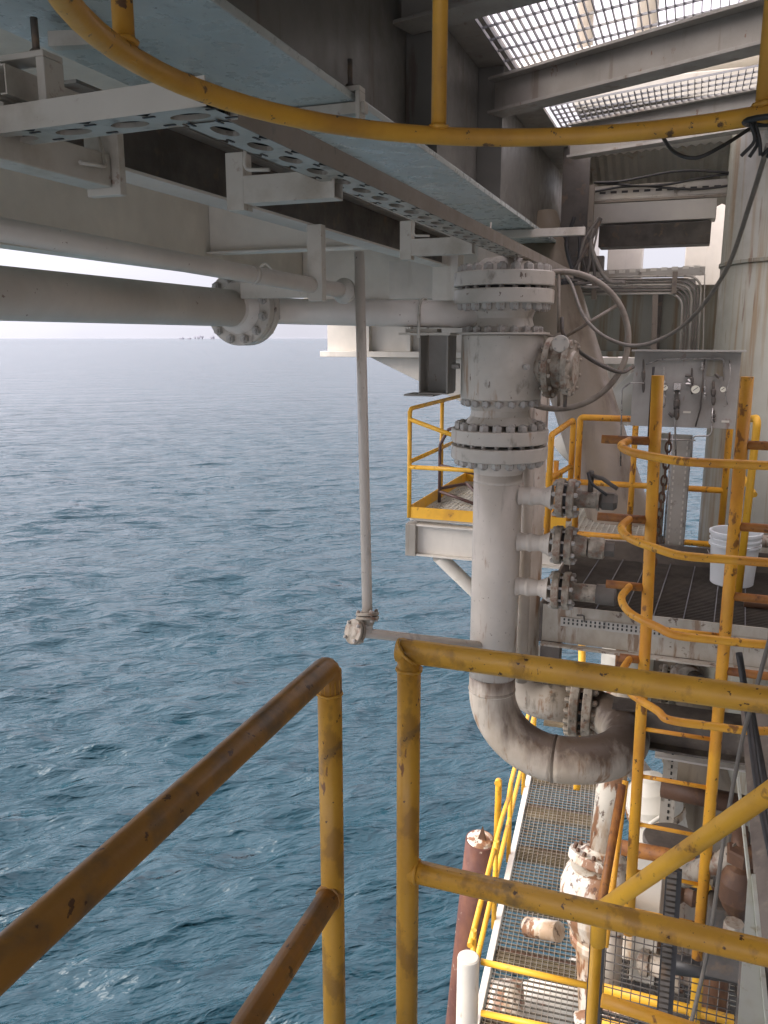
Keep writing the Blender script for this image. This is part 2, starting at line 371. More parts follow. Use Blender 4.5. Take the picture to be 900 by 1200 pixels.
sl = bpy.data.lights.new('sun', 'SUN'); sl.energy = 1.5; sl.angle = math.radians(40); sl.color = (1, .93, .82)
so = bpy.data.objects.new('sun', sl); COL.objects.link(so)
el = math.radians(SUN_EL)
sd = V((math.sin(SUN_AZ) * math.cos(el), math.cos(SUN_AZ) * math.cos(el), math.sin(el)))
so.rotation_euler = (-sd).to_track_quat('-Z', 'Y').to_euler(); so.location = (-30, -10, 30)

SEA_Z = -14.0
def build_sea():
    az = np.radians(np.concatenate([np.linspace(-170, -78, 60, endpoint=False), np.linspace(-78, 40, 1150, endpoint=False), np.linspace(40, 130, 60)])).astype(np.float32); na = len(az); nr = 900          # from +Y, clockwise positive
    r = np.concatenate([np.linspace(0.5, 8, 40, endpoint=False), np.geomspace(8, 600, 700, endpoint=False), np.geomspace(600, 22000, nr - 740)]).astype(np.float32)
    A, R = np.meshgrid(az, r)
    X = R * np.sin(A); Y = R * np.cos(A); Z = np.zeros_like(X)
    DX = np.zeros_like(X); DY = np.zeros_like(X)
    dr = np.maximum(np.gradient(r)[:, None], R * np.gradient(az)[None, :])
    rng = np.random.default_rng(5)
    for k in range(64):
        lam = 0.5 * (4.6 / 0.5) ** rng.random()
        th = math.radians(-20.2) + PI + rng.normal(-.35, .42)  # swell rolls towards the platform
        a = 0.0155 * lam ** .85 * rng.uniform(.6, 1.2)
        kx, ky = math.sin(th) * 2 * PI / lam, math.cos(th) * 2 * PI / lam
        att = np.clip((lam / dr - 2.5) / 4, 0, 1)
        # gusts make patches of livelier water
        ph = kx * X + ky * Y + rng.uniform(0, 6.28)
        env = .75 + .45 * np.sin(X * rng.uniform(.02, .09) + Y * rng.uniform(.02, .09) + rng.uniform(0, 6.28))
        Z += a * env * att * np.cos(ph)
        DX -= a * env * att * math.sin(th) * np.sin(ph) * .9; DY -= a * env * att * math.cos(th) * np.sin(ph) * .9
    co = np.stack([X + DX, Y + DY, Z + SEA_Z], -1).reshape(-1, 3).astype(np.float32)
    i = np.arange((nr - 1) * na).reshape(nr - 1, na)[:, :-1].ravel()
    q = np.stack([i, i + na, i + na + 1, i + 1], -1).astype(np.int32)
    me = bpy.data.meshes.new('sea')
    me.vertices.add(len(co)); me.vertices.foreach_set('co', co.ravel())
    me.loops.add(q.size); me.loops.foreach_set('vertex_index', q.ravel())
    me.polygons.add(len(q)); me.polygons.foreach_set('loop_start', np.arange(0, q.size, 4, dtype=np.int32))
    me.polygons.foreach_set('use_smooth', np.ones(len(q), bool))
    me.update(calc_edges=True); me.validate()
    # water
    m, nt, N, L, p = new_mat('sea_water')
    p.inputs['Base Color'].default_value = (0.012, 0.065, 0.105, 1)
    p.inputs['Roughness'].default_value = .12; p.inputs['IOR'].default_value = 1.333
    geo = N.new('ShaderNodeNewGeometry')
    prev = None
    for sc, st, dist, strg in ((.06, 1, 1.8, 1), (.17, 1, .8, 1), (.45, 1, .44, 1), (1.1, 1, .18, 1), (3.2, 1, .02, 1)):
        mp = N.new('ShaderNodeMapping'); mp.inputs['Rotation'].default_value = (0, 0, math.radians(34 + sc * 6)); mp.vector_type = 'TEXTURE'; mp.inputs['Scale'].default_value = (2.3, .7, 1)
        L.new(geo.outputs['Position'], mp.inputs['Vector'])
        n = N.new('ShaderNodeTexNoise'); n.inputs['Scale'].default_value = sc; n.inputs['Detail'].default_value = 4; n.inputs['Roughness'].default_value = .55
        n.inputs['Distortion'].default_value = .15
        L.new(mp.outputs[0], n.inputs['Vector'])
        hgt = n.outputs['Fac']
        if st:                                               # sharp little crests: ridged noise
            s1 = N.new('ShaderNodeMath'); s1.operation = 'MULTIPLY_ADD'; s1.inputs[1].default_value = 2; s1.inputs[2].default_value = -1; L.new(hgt, s1.inputs[0])
            s2 = N.new('ShaderNodeMath'); s2.operation = 'ABSOLUTE'; L.new(s1.outputs[0], s2.inputs[0])
            s3 = N.new('ShaderNodeMath'); s3.operation = 'SUBTRACT'; s3.inputs[0].default_value = 1; L.new(s2.outputs[0], s3.inputs[1])
            hgt = s3.outputs[0]
        b = N.new('ShaderNodeBump'); b.inputs['Strength'].default_value = strg; b.inputs['Distance'].default_value = dist
        L.new(hgt, b.inputs['Height'])
        if prev: L.new(prev, b.inputs['Normal'])
        prev = b.outputs[0]
    L.new(prev, p.inputs['Normal'])
    nl = N.new('ShaderNodeTexNoise'); nl.inputs['Scale'].default_value = .03; nl.inputs['Detail'].default_value = 3; L.new(geo.outputs['Position'], nl.inputs['Vector'])
    c = mix_col(nt, nl.outputs['Fac'], (0.010, 0.037, 0.050), (0.015, 0.049, 0.063)); L.new(c, p.inputs['Base Color'])
    ln = N.new('ShaderNodeVectorMath'); ln.operation = 'LENGTH'; L.new(geo.outputs['Position'], ln.inputs[0])   # unresolved far ripples = roughness
    fr = N.new('ShaderNodeMapRange'); fr.inputs['From Min'].default_value = 150; fr.inputs['From Max'].default_value = 3000; fr.inputs['To Min'].default_value = .08; fr.inputs['To Max'].default_value = .2
    L.new(ln.outputs['Value'], fr.inputs['Value']); L.new(fr.outputs[0], p.inputs['Roughness'])
    me.materials.append(m)
    o = bpy.data.objects.new('sea', me); COL.objects.link(o); o['kind'] = 'structure'
build_sea()

# tiny platforms on the horizon
for i, (px, hh, ww, lab) in enumerate(((213, 22, 40, 'faint low oil platform on the horizon, farthest left of the four'), (222, 17, 30, 'smallest hazy platform on the horizon, a mere speck second from left'),
                                      (233, 42, 80, 'widest hazy oil platform on the horizon with a tower'), (249, 40, 35, 'hazy narrow oil platform on the horizon beside the bolted pipe flange'))):
    c = at(px, 398, t=9000); c.z = SEA_Z
    t = thing('distant_platform', lab, 'oil platform', c, 'distant platforms on the horizon')
    mb = MB()
    for dx in (-.35, .35):
        for dy in (-.35, .35): mb.box(c.x + dx * ww - 4, c.x + dx * ww + 4, c.y + dy * ww - 4, c.y + dy * ww + 4, SEA_Z - 3, SEA_Z + hh * .45)
    part('jacket', mb, 'speck', t)
    part('deck', MB().box(c.x - ww / 2, c.x + ww / 2, c.y - ww / 2, c.y + ww / 2, SEA_Z + hh * .45, SEA_Z + hh * .75), 'speck', t)
    part('tower', MB().bar((c.x + ww * .2, c.y, SEA_Z + hh * .7), (c.x + ww * .2, c.y, SEA_Z + hh * 1.2), 6, 6, (0, 1, 0)), 'speck', t)

# ================================================================== FOREGROUND GUARDRAILS, CAGE HOOP
RR = .0258
t = thing('guardrail', 'brown hand-worn yellow guardrail sloping out of the left edge of the photo', 'guardrail', (-.65, 1.44, 0), 'yellow pipe guardrails in the foreground')
part('post', MB().tube([(-.65, 1.44, 0), (-.65, 1.44, 1.05)], RR), 'rail', t)
mb = MB().tube(fillet([(-.65, 1.44, 1.0), (-.65, 1.44, 1.06), (-.65, -1.4, 1.06)], .04), RR, 18)
part('top_rail', mb, 'rail_dirty', t, 'brown worn top rail')
part('mid_rail', MB().tube([(-.65, 1.44, .53), (-.65, -1.4, .53)], RR, 18), 'rail_dirty', t)
part('post', MB().tube([(-.65, -1.36, 0), (-.65, -1.36, 1.05)], RR), 'rail', t)
weld_ring(t, (-.65, 1.418, .53), (0, 1, 0), RR, mat='rail_dirty'); weld_ring(t, (-.65, 1.44, 1.0), (0, 0, 1), RR * 1.0, .003)
t = thing('guardrail', 'square-cornered dirty yellow guardrail crossing in front of the curved riser bend', 'guardrail', (-.52, 1.57, 0), 'yellow pipe guardrails in the foreground')
mb = MB().tube([(-.5205, 1.5705, 0), (-.5205, 1.5705, 1.06 - RR)], RR, 18)
mb.lathe([(RR, 0), (RR, .006), (RR * .8, .012)], (-.5205, 1.5705, 1.06 + RR - .03), (0, 0, 1), 18)
part('post', MB().tube([(-.52, 1.57, 0), (-.52, 1.57, 1.06)], RR, 18), 'rail', t)
part('top_rail', MB().tube([(-.52 - RR, 1.571, 1.06), (1.6, 1.571, 1.06)], RR * 1.01, 18), 'rail', t)
part('mid_rail', MB().tube([(-.515, 1.57, .53), (1.6, 1.57, .53)], RR, 18), 'rail', t)
mb = MB()
mb.tube([V((-.52, 1.57, .53)) + V((.0225, 0, 0)) + V((0, math.cos(a), math.sin(a))) * .0255 for a in [2 * PI * k / 16 for k in range(16)]], .004, 6, closed=True)
part('weld', mb, 'rail', t)
weld_ring(t, (-.52, 1.57, 1.06), (1, 0, 1), RR * 1.18, .004); weld_ring(t, (-.52, 1.57, 1.02), (0, 0, 1), RR)
part('post', MB().tube([(1.5, 1.57, 0), (1.5, 1.57, 1.05)], RR), 'rail', t)

# cage hoop overhead with its upright bars
hc = V((-.17, 1.25, 2.15)); hr = .69
t = thing('ladder_cage', 'curved rust-spotted yellow cage hoop hanging over the viewer with upright bars', 'ladder cage', hc)
for k, hz in enumerate((2.15, 3.1)):
    mb = MB().tube([hc + V((hr * math.cos(a), hr * math.sin(a), hz - 2.15)) for a in [2 * PI * i / 72 for i in range(72)]], .0185, 14, closed=True)
    part('hoop', mb, 'hoop', t)
for px, py in ((525, 150), (163, 62), (890, 132)):
    q = at(px, py, z=2.15) - hc; q.z = 0; q = hc + q.normalized() * hr
    part('upright_bar', MB().tube([q + V((0, 0, -.012)), q + V((0, 0, 1.2))], .0165, 14), 'hoop', t)
for a in (-60, -120): 
    q = hc + V((math.cos(math.radians(a)), math.sin(math.radians(a)), 0)) * hr
    part('upright_bar', MB().tube([q, q + V((0, 0, 1.2))], .0165, 14), 'hoop', t)
for px, py in ((525, 150), (163, 62), (890, 132)):
    q = at(px, py, z=2.15) - hc; q.z = 0; q = hc + q.normalized() * hr
    weld_ring(t, q + V((0, 0, .017)), (0, 0, 1), .018, .005, 'hoop')
# lashed bits of dark cord at the right upright
q = at(885, 150, z=2.12)
mb = MB()
for i in range(7):
    a = q + V((random.uniform(-.02, .03), random.uniform(-.02, .02), .01)); mb.tube(spline([a, a + V((.012, 0, -.035)), a + V((random.uniform(-.02, .03), .01, -.06))], 4), .004, 6)
mb.tube([q + V((.02 + .04 * math.cos(b), .03 * math.sin(b), .012)) for b in [2 * PI * i / 12 for i in range(12)]], .006, 6, closed=True)
solo('lashing', mb, 'black', 'black cord lashing tied round the yellow cage hoop', 'cord')
mb = MB().tube(spline([at(775, 158, z=2.16), at(790, 178, z=2.1), at(815, 185, z=2.08), at(845, 172, z=2.1), at(880, 150, z=2.14)]), .004, 8)
solo('cable', mb, 'black', 'thin black wire sagging below the cage hoop at upper right', 'cable')

# walkway under the viewer
mb = MB()
for i in range(60): mb.box(-.66 + i * .04, -.655 + i * .04, -1.5, 1.6, -.035, 0)
for i in range(32): mb.box(-.66, 1.7, -1.5 + i * .1, -1.494 + i * .1, -.03, -.004)
solo('walkway_grating', mb, 'grating_dark', 'dark grating walkway under the foreground yellow guardrails', 'walkway', loc=(0, 0, 0))

# ================================================================== OVERHEAD STEEL
FX0, FX1 = -1.95, -1.265; GX = -1.46
t = thing('main_girder', 'big dark plate girder overhead with a glossy pale blue bottom flange', 'girder', (GX, 3, 2.6))
part('bottom_flange', MB().box(FX0, FX1, -12, 10.9, 2.60, 2.63), 'flange_blue', t, 'glossy pale blue flange', .004)
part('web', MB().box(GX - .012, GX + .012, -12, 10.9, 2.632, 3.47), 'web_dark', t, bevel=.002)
part('top_flange', MB().box(GX - .2, GX + .25, -12, 10.9, 3.472, 3.50), 'girder', t, bevel=.003)
for y in (1.5, 4.25, 5.75):
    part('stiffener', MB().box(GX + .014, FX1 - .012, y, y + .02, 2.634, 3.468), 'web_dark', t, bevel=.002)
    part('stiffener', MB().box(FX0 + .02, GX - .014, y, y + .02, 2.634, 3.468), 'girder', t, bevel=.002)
# rolled cross beam with coped gusset
t = thing('cross_beam', 'grey cross beam meeting the girder at the left edge of the bright grating', 'beam', (-.6, 4.3, 3.2))
k0, k1 = at(492, 30, z=3.2), at(640, -12, z=3.2); k0.x = GX + .03; kd = (k1 - k0).normalized(); k1 = k0 + kd * 5
part('bottom_flange', MB().bar(k0, k1, .18, .018), 'girder', t, bevel=.002)
part('web', MB().bar(k0 + V((0, 0, .14)), k1 + V((0, 0, .14)), .016, .26), 'girder', t)
# two more deep beams under the gratings
def ibeam_x(name, label, p, q, depth, fw, mat='girder', group=None, cat='beam', tw=.014, ft=.018):
    p = V(p); q = V(q); d = (q - p).normalized(); sdv = d.cross(V((0, 0, 1))).normalized()
    t = thing(name, label, cat, (p + q) / 2, group)
    part('bottom_flange', MB().bar(p + V((0, 0, ft / 2)), q + V((0, 0, ft / 2)), fw, ft), mat, t, bevel=.002)
    part('top_flange', MB().bar(p + V((0, 0, depth - ft / 2)), q + V((0, 0, depth - ft / 2)), fw, ft), mat, t, bevel=.002)
    part('web', MB().bar(p + V((0, 0, depth / 2)), q + V((0, 0, depth / 2)), tw, depth - 2 * ft - .004), mat, t)
    return t
ibeam_x('cross_beam', 'grey beam between the two bright gratings overhead', at(580, 136, z=3.15) , at(883, 60, z=3.15) + (at(883, 60, z=3.15) - at(580, 136, z=3.15)) * 1.2, .22, .16, group='beams under the upper grating')
ibeam_x('cross_beam', 'dark beam beyond the smaller rusty grating overhead', at(668, 186, z=3.15), at(883, 152, z=3.15) + (at(883, 152, z=3.15) - at(668, 186, z=3.15)) * 1.5, .26, .12, group='beams under the upper grating')
# corrugated sheet and cladding further in
a0, a1 = at(668, 186, z=3.5), at(900, 160, z=3.5)
mb = MB(); n = 70
dirv = (a1 - a0) / n * 1.6; dn = V((0, .9, -.42))
for i in range(n):
    p = a0 + dirv * i; k = .022 if i % 2 else 0
    p2 = a0 + dirv * (i + 1); k2 = 0 if i % 2 else .022
    for th in (0,):
        mb.add([p + V((0, 0, -k)), p2 + V((0, 0, -k2)), p2 + V((0, 0, -k2)) + dn, p + V((0, 0, -k)) + dn,
                p + V((0, 0, -k + .006)), p2 + V((0, 0, -k2 + .006)), p2 + V((0, 0, -k2 + .006)) + dn, p + V((0, 0, -k + .006)) + dn],
               [(0, 1, 2, 3), (4, 5, 6, 7), (0, 1, 5, 4), (2, 3, 7, 6)])
solo('corrugated_sheet', mb, 'corrug', 'cream corrugated sheet sloping behind the upper cable tray', 'cladding')

# gratings overhead (real bars, sky shows through)
def grating(mb, p, u, v, nu, nv, su, sv, h=.035, wu=.006, wv=.006):
    """bars: nu cross bars along v every su, nv bearing bars along u every sv"""
    p = V(p); u = V(u).normalized(); v = V(v).normalized(); up = u.cross(v).normalized()
    if up.z < 0: up = -up
    Lu = (nu - 1) * su; Lv = (nv - 1) * sv
    for j in range(nv):
        c = p + v * (j * sv) + u * (Lu / 2); mb.obox(c - up * h / 2, (u, v, up), (Lu / 2, wv / 2, h / 2))
    for i in range(nu):
        c = p + u * (i * su) + v * (Lv / 2); mb.obox(c - up * (h * .35), (u, v, up), (wu / 2, Lv / 2, h * .3))
    return mb
xdir = (at(880, 30, z=3.4) - at(605, 92, z=3.4)).normalized()
g0 = at(606, 92, z=3.43)
mb = grating(MB(), g0 , V((0, -1, 0)), V((1, xdir.y / xdir.x, 0)), 8, 46, .2, .047, .022, .005, .005)
solo('deck_grating', mb, 'grating_grey', 'bright overhead grating with sky showing through, the larger of two', 'grating', 'overhead deck gratings')
g0 = at(664, 156, z=3.43)
mb = grating(MB(), g0, V((0, -1, 0)), V((1, xdir.y / xdir.x, 0)), 8, 46, .13, .047, .022, .005, .005)
solo('deck_grating', mb, 'grating_grey', 'narrow rusty overhead grating behind the deep grey beam', 'grating', 'overhead deck gratings')
# structure seen above the grating
for (px, py, lab, wd) in ((690, 20, 'pale slanting pipe above the overhead grating, left of the pair', .08), (765, 25, 'pale slanting pipe above the overhead grating, right of the pair', .1)):
    p = at(px, py, z=4.6)
    mb = MB().tube([p + V((-.1, .6, -.2)), p + V((.1, -1.6, 2.2))], wd, 14); solo('pipe', mb, 'pale', lab, 'pipe', 'pipes above the grating')
p = at(860, 60, z=4.0)
mb = MB().tube([p + V((-1.9, .35, 0)), p + V((1.5, -.3, .1))], .2, 20); solo('pipe', mb, 'pale', 'thick pale pipe lying above the overhead grating edge', 'pipe', 'pipes above the grating')
p = at(760, 115, z=3.62)
mb = MB().box(p.x - .55, p.x + 1.6, p.y - .3, p.y + .35, 3.52, 3.7); solo('skid_base', mb, 'corrug', 'rust-streaked tan skid base above the narrow grating', 'skid', bevel=.01)

# deck plate above (keeps the sky off the girders and the viewer)
mb = MB(); mb.box(-5.2, GX - .3, -7, 12.5, 3.505, 3.53)
gk = at(560, -25, z=3.5); ge = gk + kd * 12
mb.prism([(GX - .298, -7, 3.505), (4, -7, 3.505), (4, (gk + kd * (4 - gk.x) / kd.x).y, 3.505), (GX - .298, gk.y - (gk.x - GX + .298) * kd.y / kd.x, 3.505)], (0, 0, .025))
b2 = at(668, 180, z=3.5); b3 = at(883, 147, z=3.5); b3 = b2 + (b3 - b2) * ((4 - b2.x) / (b3.x - b2.x)); mb.prism([(GX - .298, b2.y + .1, 3.505), (4, b3.y + .1, 3.505), (4, 9.6, 3.505), (GX - .298, 9.6, 3.505)], (0, 0, .025))
solo('upper_deck', mb, 'soffit', 'cream plated underside of the upper deck over the girders', 'deck', loc=(-3, 3, 3.5))
# secondary beam with pale underside
t = thing('secondary_beam', 'slim dark beam left of the girder with a bright white underside', 'beam', (-2.16, 4, 2.35))
part('bottom_flange', MB().box(-2.25, -2.09, 2.55, 7.4, 2.35, 2.364), 'pale', t, bevel=.002)
part('web', MB().box(-2.175, -2.163, 2.55, 7.4, 2.366, 2.595), 'dark', t)
part('top_flange', MB().box(-2.25, -2.09, 2.55, 7.4, 2.597, 2.609), 'girder', t)
part('end_post', MB().box(-2.26, -2.02, 7.42, 7.62, 1.9, 2.62), 'pale', t, bevel=.004)
# cross girder and edge girder of the deck (cream soffit at left)
t = thing('cross_girder', 'long cream girder under the deck with a white ledge at left', 'girder', (-4, 7.9, 2.9))
part('web', MB().box(-4.915, -1.97, 7.95, 7.975, 2.62, 3.5), 'soffit', t)
part('bottom_flange', MB().box(-4.915, -1.97, 7.86, 8.07, 2.598, 2.618), 'pale', t, bevel=.003)
for x in (-4.3, -3.4):
    part('stiffener', MB().box(x, x + .02, 7.975, 8.06, 2.622, 3.49), 'soffit', t)
t = thing('edge_girder', 'cream outer edge girder above the sea behind the thin pipe', 'girder', (-4.9, 6, 2.4))
part('web', MB().box(-4.95, -4.92, -4, 12.5, 2.42, 3.5), 'soffit', t)
part('bottom_flange', MB().box(-5.05, -4.82, -4, 12.5, 2.395, 2.417), 'soffit', t, bevel=.003)
t = thing('cross_girder', 'second cream girder under the deck, hidden lower one behind the white ledge', 'girder', (-4, 9.9, 2.5))
part('web', MB().box(-4.9, -1.2, 10.2, 10.23, 2.2, 3.5), 'soffit', t)
part('bottom_flange', MB().box(-4.9, -1.2, 10.1, 10.33, 2.17, 2.197), 'soffit', t, bevel=.003)

# cable trays: perforated bottom, side rails
def cable_tray(name, label, p, d, length, side, wdt=.115, hgt=.06, hole=.17, mats=('tray', 'tray_side')):
    """p = one end of the bottom centre line, d direction, side = unit vector to the viewer's right"""
    p = V(p); d = V(d).normalized(); s = V(side).normalized(); up = V((0, 0, 1))
    t = thing(name, label, 'cable tray', p, 'cable trays under the deck')
    mb = MB(); n = int(length / hole); th = .002; hw = wdt / 2
    for i in range(n):                                    # each bay: plate with an oval hole and two slots
        c = p + d * ((i + .5) * hole); a = .052; b = .026; N_ = 20; lo = []; out = []
        for j in range(N_):
            an = 2 * PI * j / N_; x, y = math.cos(an), math.sin(an)
            lo.append(c + d * a * x + s * b * y)
            k = 1 / max(abs(x), abs(y)); out.append(c + d * (hole / 2) * x * k + s * hw * y * k)
        vs = lo + out + [q + up * .012 for q in lo]
        fs = [(j, (j + 1) % N_, N_ + (j + 1) % N_, N_ + j) for j in range(N_)] + [(j, (j + 1) % N_, 2 * N_ + (j + 1) % N_, 2 * N_ + j) for j in range(N_)]
        mb.add(vs, fs)
    bot = mb; mb = MB()
    for i in range(n):
        c = p + d * ((i) * hole)
        for k in (-.32, .32): mb.obox(c + s * k * wdt - up * .0012, (d, s, up), (.016, .0035, .001))
    part('tray_bottom', [(bot, mats[0]), (mb, 'black')], None, t)
    part('side_rail', MB().obox(p + d * length / 2 + s * (hw + .002) + up * hgt / 2, (d, s, up), (length / 2, .0015, hgt / 2)), mats[1], t)
    part('side_rail', MB().obox(p + d * length / 2 - s * (hw + .002) + up * hgt / 2, (d, s, up), (length / 2, .0015, hgt / 2)), mats[1], t)
    for k in (-.036, .0, .036): part('cable', MB().tube([p + s * k + up * .026, p + s * k + d * length + up * .026], .012, 8), 'black', t)
    return t
cable_tray('cable_tray', 'long perforated cable tray running away from the viewer to the riser top', (-1.075, 1.74, 2.2), (0.012, 1, 0), 5.4, (1, 0, 0))
cable_tray('cable_tray', 'short perforated cable tray branch with beige side at upper left', (-1.0, 1.69, 2.203), (-1, .06, 0), 1.9, (.06, 1, 0), mats=('tray', 'bracket'))

# hangers: vertical channel + arm
def hanger(x0, x1, y, zt, zb, lab):
    t = thing('tray_hanger', lab, 'hanger', (x0, y, zb), 'L-shaped hangers holding the cable tray')
    part('upright', MB().box(x0, x0 + .065, y - .03, y + .03, zb - .02, zt), 'bracket', t, bevel=.003)
    a = MB(); a.box(x0 + .067, x1, y - .03, y + .03, zb, zb + .006); a.box(x0 + .067, x1, y - .034, y - .03, zb, zb + .085); a.box(x0 + .067, x1, y + .03, y + .034, zb, zb + .085)
    part('arm', a, 'bracket', t, bevel=.0015)
    part('u_bolt', MB().tube(fillet([(x0 + .09, y - .045, zb + .26), (x0 + .08, y - .045, zb + .10), (x0 + .17, y - .045, zb + .095)], .02), .006, 8), 'bracket', t)
    return t
hanger(-1.47, -1.08, 2.52, 2.31, 2.15, 'nearest grey L-shaped hanger under the cable tray, just right of the beige branch')
hanger(-1.50, -1.10, 4.35, 2.33, 2.15, 'middle grey L-shaped hanger under the cable tray, above the vertical drain pipe')
hanger(-1.37, -1.08, 5.55, 2.34, 2.20, 'farthest grey L-shaped hanger, against the top of the riser flange')
# channel stub at far left
t = thing('channel_stub', 'grey box channel under the beige tray branch at the left edge', 'bracket', (-1.66, 1.9, 2.15))
part('channel', MB().box(-1.71, -1.62, 1.35, 2.1, 2.15, 2.24), 'bracket', t, bevel=.004)
part('end_plate', MB().box(-1.715, -1.595, 2.105, 2.135, 2.13, 2.34), 'bracket', t, bevel=.003)
part('strap', MB().tube(fillet([(-1.66, 2.09, 2.33), (-1.605, 2.06, 2.20), (-1.605, 1.95, 2.19)], .02), .006, 8), 'bracket', t)
# unistrut clamp bracket
p = at(35, 105, z=2.33)
t = thing('strut_clamp', 'C-shaped clamp bracket holding a cut strut channel at top left', 'bracket', p)
mb = MB(); q = p
for (x0, x1, z0, z1) in ((-.07, .08, .06, .075), (-.07, .08, -.075, -.06), (.055, .08, -.06, .06), (-.07, -.055, -.06, .06)): mb.box(q.x + x0, q.x + x1, q.y - .035, q.y + .035, q.z + z0, q.z + z1)
part('frame', mb, 'bracket', t, bevel=.003)
mb = MB()
for (x0, x1, z0, z1) in ((-.05, .012, .03, .034), (-.05, -.046, -.03, .03), (.008, .012, -.03, .03), (-.05, -.03, -.034, -.03), (-.008, .012, -.034, -.03)): mb.box(q.x + x0, q.x + x1, q.y - .09, q.y + .25, q.z + z0, q.z + z1)
part('strut', mb, 'bracket', t)
mb = MB().tube([q + V((.03, 0, .07)), q + V((.03, 0, .16))], .009, 8); mb.hexn(q + V((.03, 0, .076)), (0, 0, 1), .016, .012)
part('bolt', mb, 'dark', t)
solo('strut_channel', MB().bar(at(60, 48, z=2.55), at(125, 45, z=2.55), .04, .04), 'bracket', 'short grey strut channel beside the clamp bracket at top left', 'strut', bevel=.002)
solo('strut_channel', MB().box(-1.93, -1.22, 3.1, 3.14, 2.555, 2.596), 'bracket', 'grey strut channel clamped across the blue girder flange', 'strut', bevel=.002)
# beam clamp gripping the flange edge
y = 3.12; t = thing('beam_clamp', 'upright beam clamp gripping the girder flange edge above the yellow hoop', 'clamp', (FX1, y, 2.62))
mb = MB(); mb.box(FX1 - .05, FX1 + .03, y - .03, y + .03, 2.632, 2.65); mb.box(FX1 + .012, FX1 + .03, y - .03, y + .03, 2.50, 2.631); mb.box(FX1 - .06, FX1 + .012, y - .03, y + .03, 2.50, 2.515)
part('jaw', mb, 'bracket', t, bevel=.002)
mb = MB().tube([(FX1 - .02, y, 2.65), (FX1 - .02, y, 2.75)], .01, 8); mb.hexn((FX1 - .02, y, 2.65), (0, 0, 1), .018, .014); part('bolt', mb, 'dark', t)
solo('flange_strip', MB().box(-1.72, -1.66, 2.6, 7.9, 2.56, 2.597), 'bracket', 'long grey angle strip running under the blue girder flange', 'strip', bevel=.002)
solo('strut_channel', MB().box(-1.68, -.86, 7.0, 7.06, 2.53, 2.593), 'bracket', 'pale strut channel clamped under the far end of the blue flange', 'strut', bevel=.002)
# dark end plate and posts where the trays meet
t = thing('tray_post', 'dark perforated post standing between the girder end and the pale columns', 'post', (-1.0, 8.2, 2.6))
mb = MB(); mb.box(-1.25, -1.0, 8.3, 8.34, 2.3, 3.5); part('plate', mb, 'dark', t)
mb = MB(); mb.box(-.98, -.93, 8.15, 8.2, 2.35, 3.1); part('post', mb, 'tray_side', t)
# unseen wall added right of the viewer to shut out sky light and darken that side
def shade_wall(lab, x0, x1, y0, y1, z0, z1):
    solo('shade_wall', MB().box(x0, x1, y0, y1, z0, z1), 'girder', lab, 'wall')
shade_wall('unseen grey wall added right of the viewer to block sky light', 2.6, 2.7, -3, 13, -1.5, 3.5)

# ================================================================== OVERHEAD PIPES
# big flanged pipe along the left, turning into the riser tee
fx, fy, fz = at(285, 362, t=5.1)
t = thing('flanged_pipe', 'thick grey horizontal pipe with a big bolted flange at left', 'pipe', (fx, fy, fz))
part('pipe', MB().tube([(fx, -2, fz), (fx, fy - .14, fz)], .1095, 32), 'pipe_plain', t)
mb = MB().lathe([(.1095, -.16), (.115, -.13), (.155, -.072)], (fx, fy, fz), (0, 1, 0), 40, caps=False); part('weld_neck', mb, 'pipe_plain', t)
flange_pair(t, (fx, fy, fz), (0, 1, 0), .225, .062, .016, 12, .027, 'valve', 'bolt')
ex = [V((fx, fy + .06, fz)), V((fx, fy + .30, fz)), V((-1.15, fy + .30, fz - .02))]
ex[1] = V((fx + .02, 5.18, fz)); ex[2] = V((-1.12, 5.27, 1.862))
part('elbow', MB().tube(fillet(ex, .3, 10), .086, 28), 'pipe_plain', t)
q = V((-1.66, 5.235, 1.865))
t = thing('pipe_support', 'dark open box bracket with a U-bolt carrying the pipe beside the valve', 'pipe support', q)
bx = -1.63; yb = 5.235
mb = MB(); mb.box(bx - .16, bx + .19, yb - .1, yb + .12, 1.738, 1.752); mb.box(bx - .13, bx + .09, yb - .05, yb + .05, 1.755, 1.779); part('saddle', mb, 'bracket', t, bevel=.002)
mb = MB(); mb.box(bx - .02, bx + .165, yb - .09, yb + .11, 1.36, 1.368); mb.box(bx - .02, bx - .01, yb - .09, yb + .11, 1.37, 1.736); mb.box(bx + .0, bx + .165, yb + .06, yb + .07, 1.37, 1.736); mb.box(bx + .165, bx + .175, yb - .09, yb + .11, 1.37, 1.736); mb.box(bx - .12, bx + .08, yb - .1, yb + .11, 1.345, 1.357)
part('box_bracket', mb, 'girder', t, 'dark open box bracket')
mb = MB().tube([V((bx - .02, yb + .1 * math.cos(a), 1.865 + .1 * math.sin(a) * 1.05)) if 0 <= a <= PI else V() for a in [PI * i / 14 for i in range(15)]], .009, 8)
mb.tube([(bx - .02, yb - .1, 1.72), (bx - .02, yb - .1, 1.866)], .009, 8); mb.tube([(bx - .02, yb + .1, 1.72), (bx - .02, yb + .1, 1.866)], .009, 8)
part('u_bolt', mb, 'bracket', t)
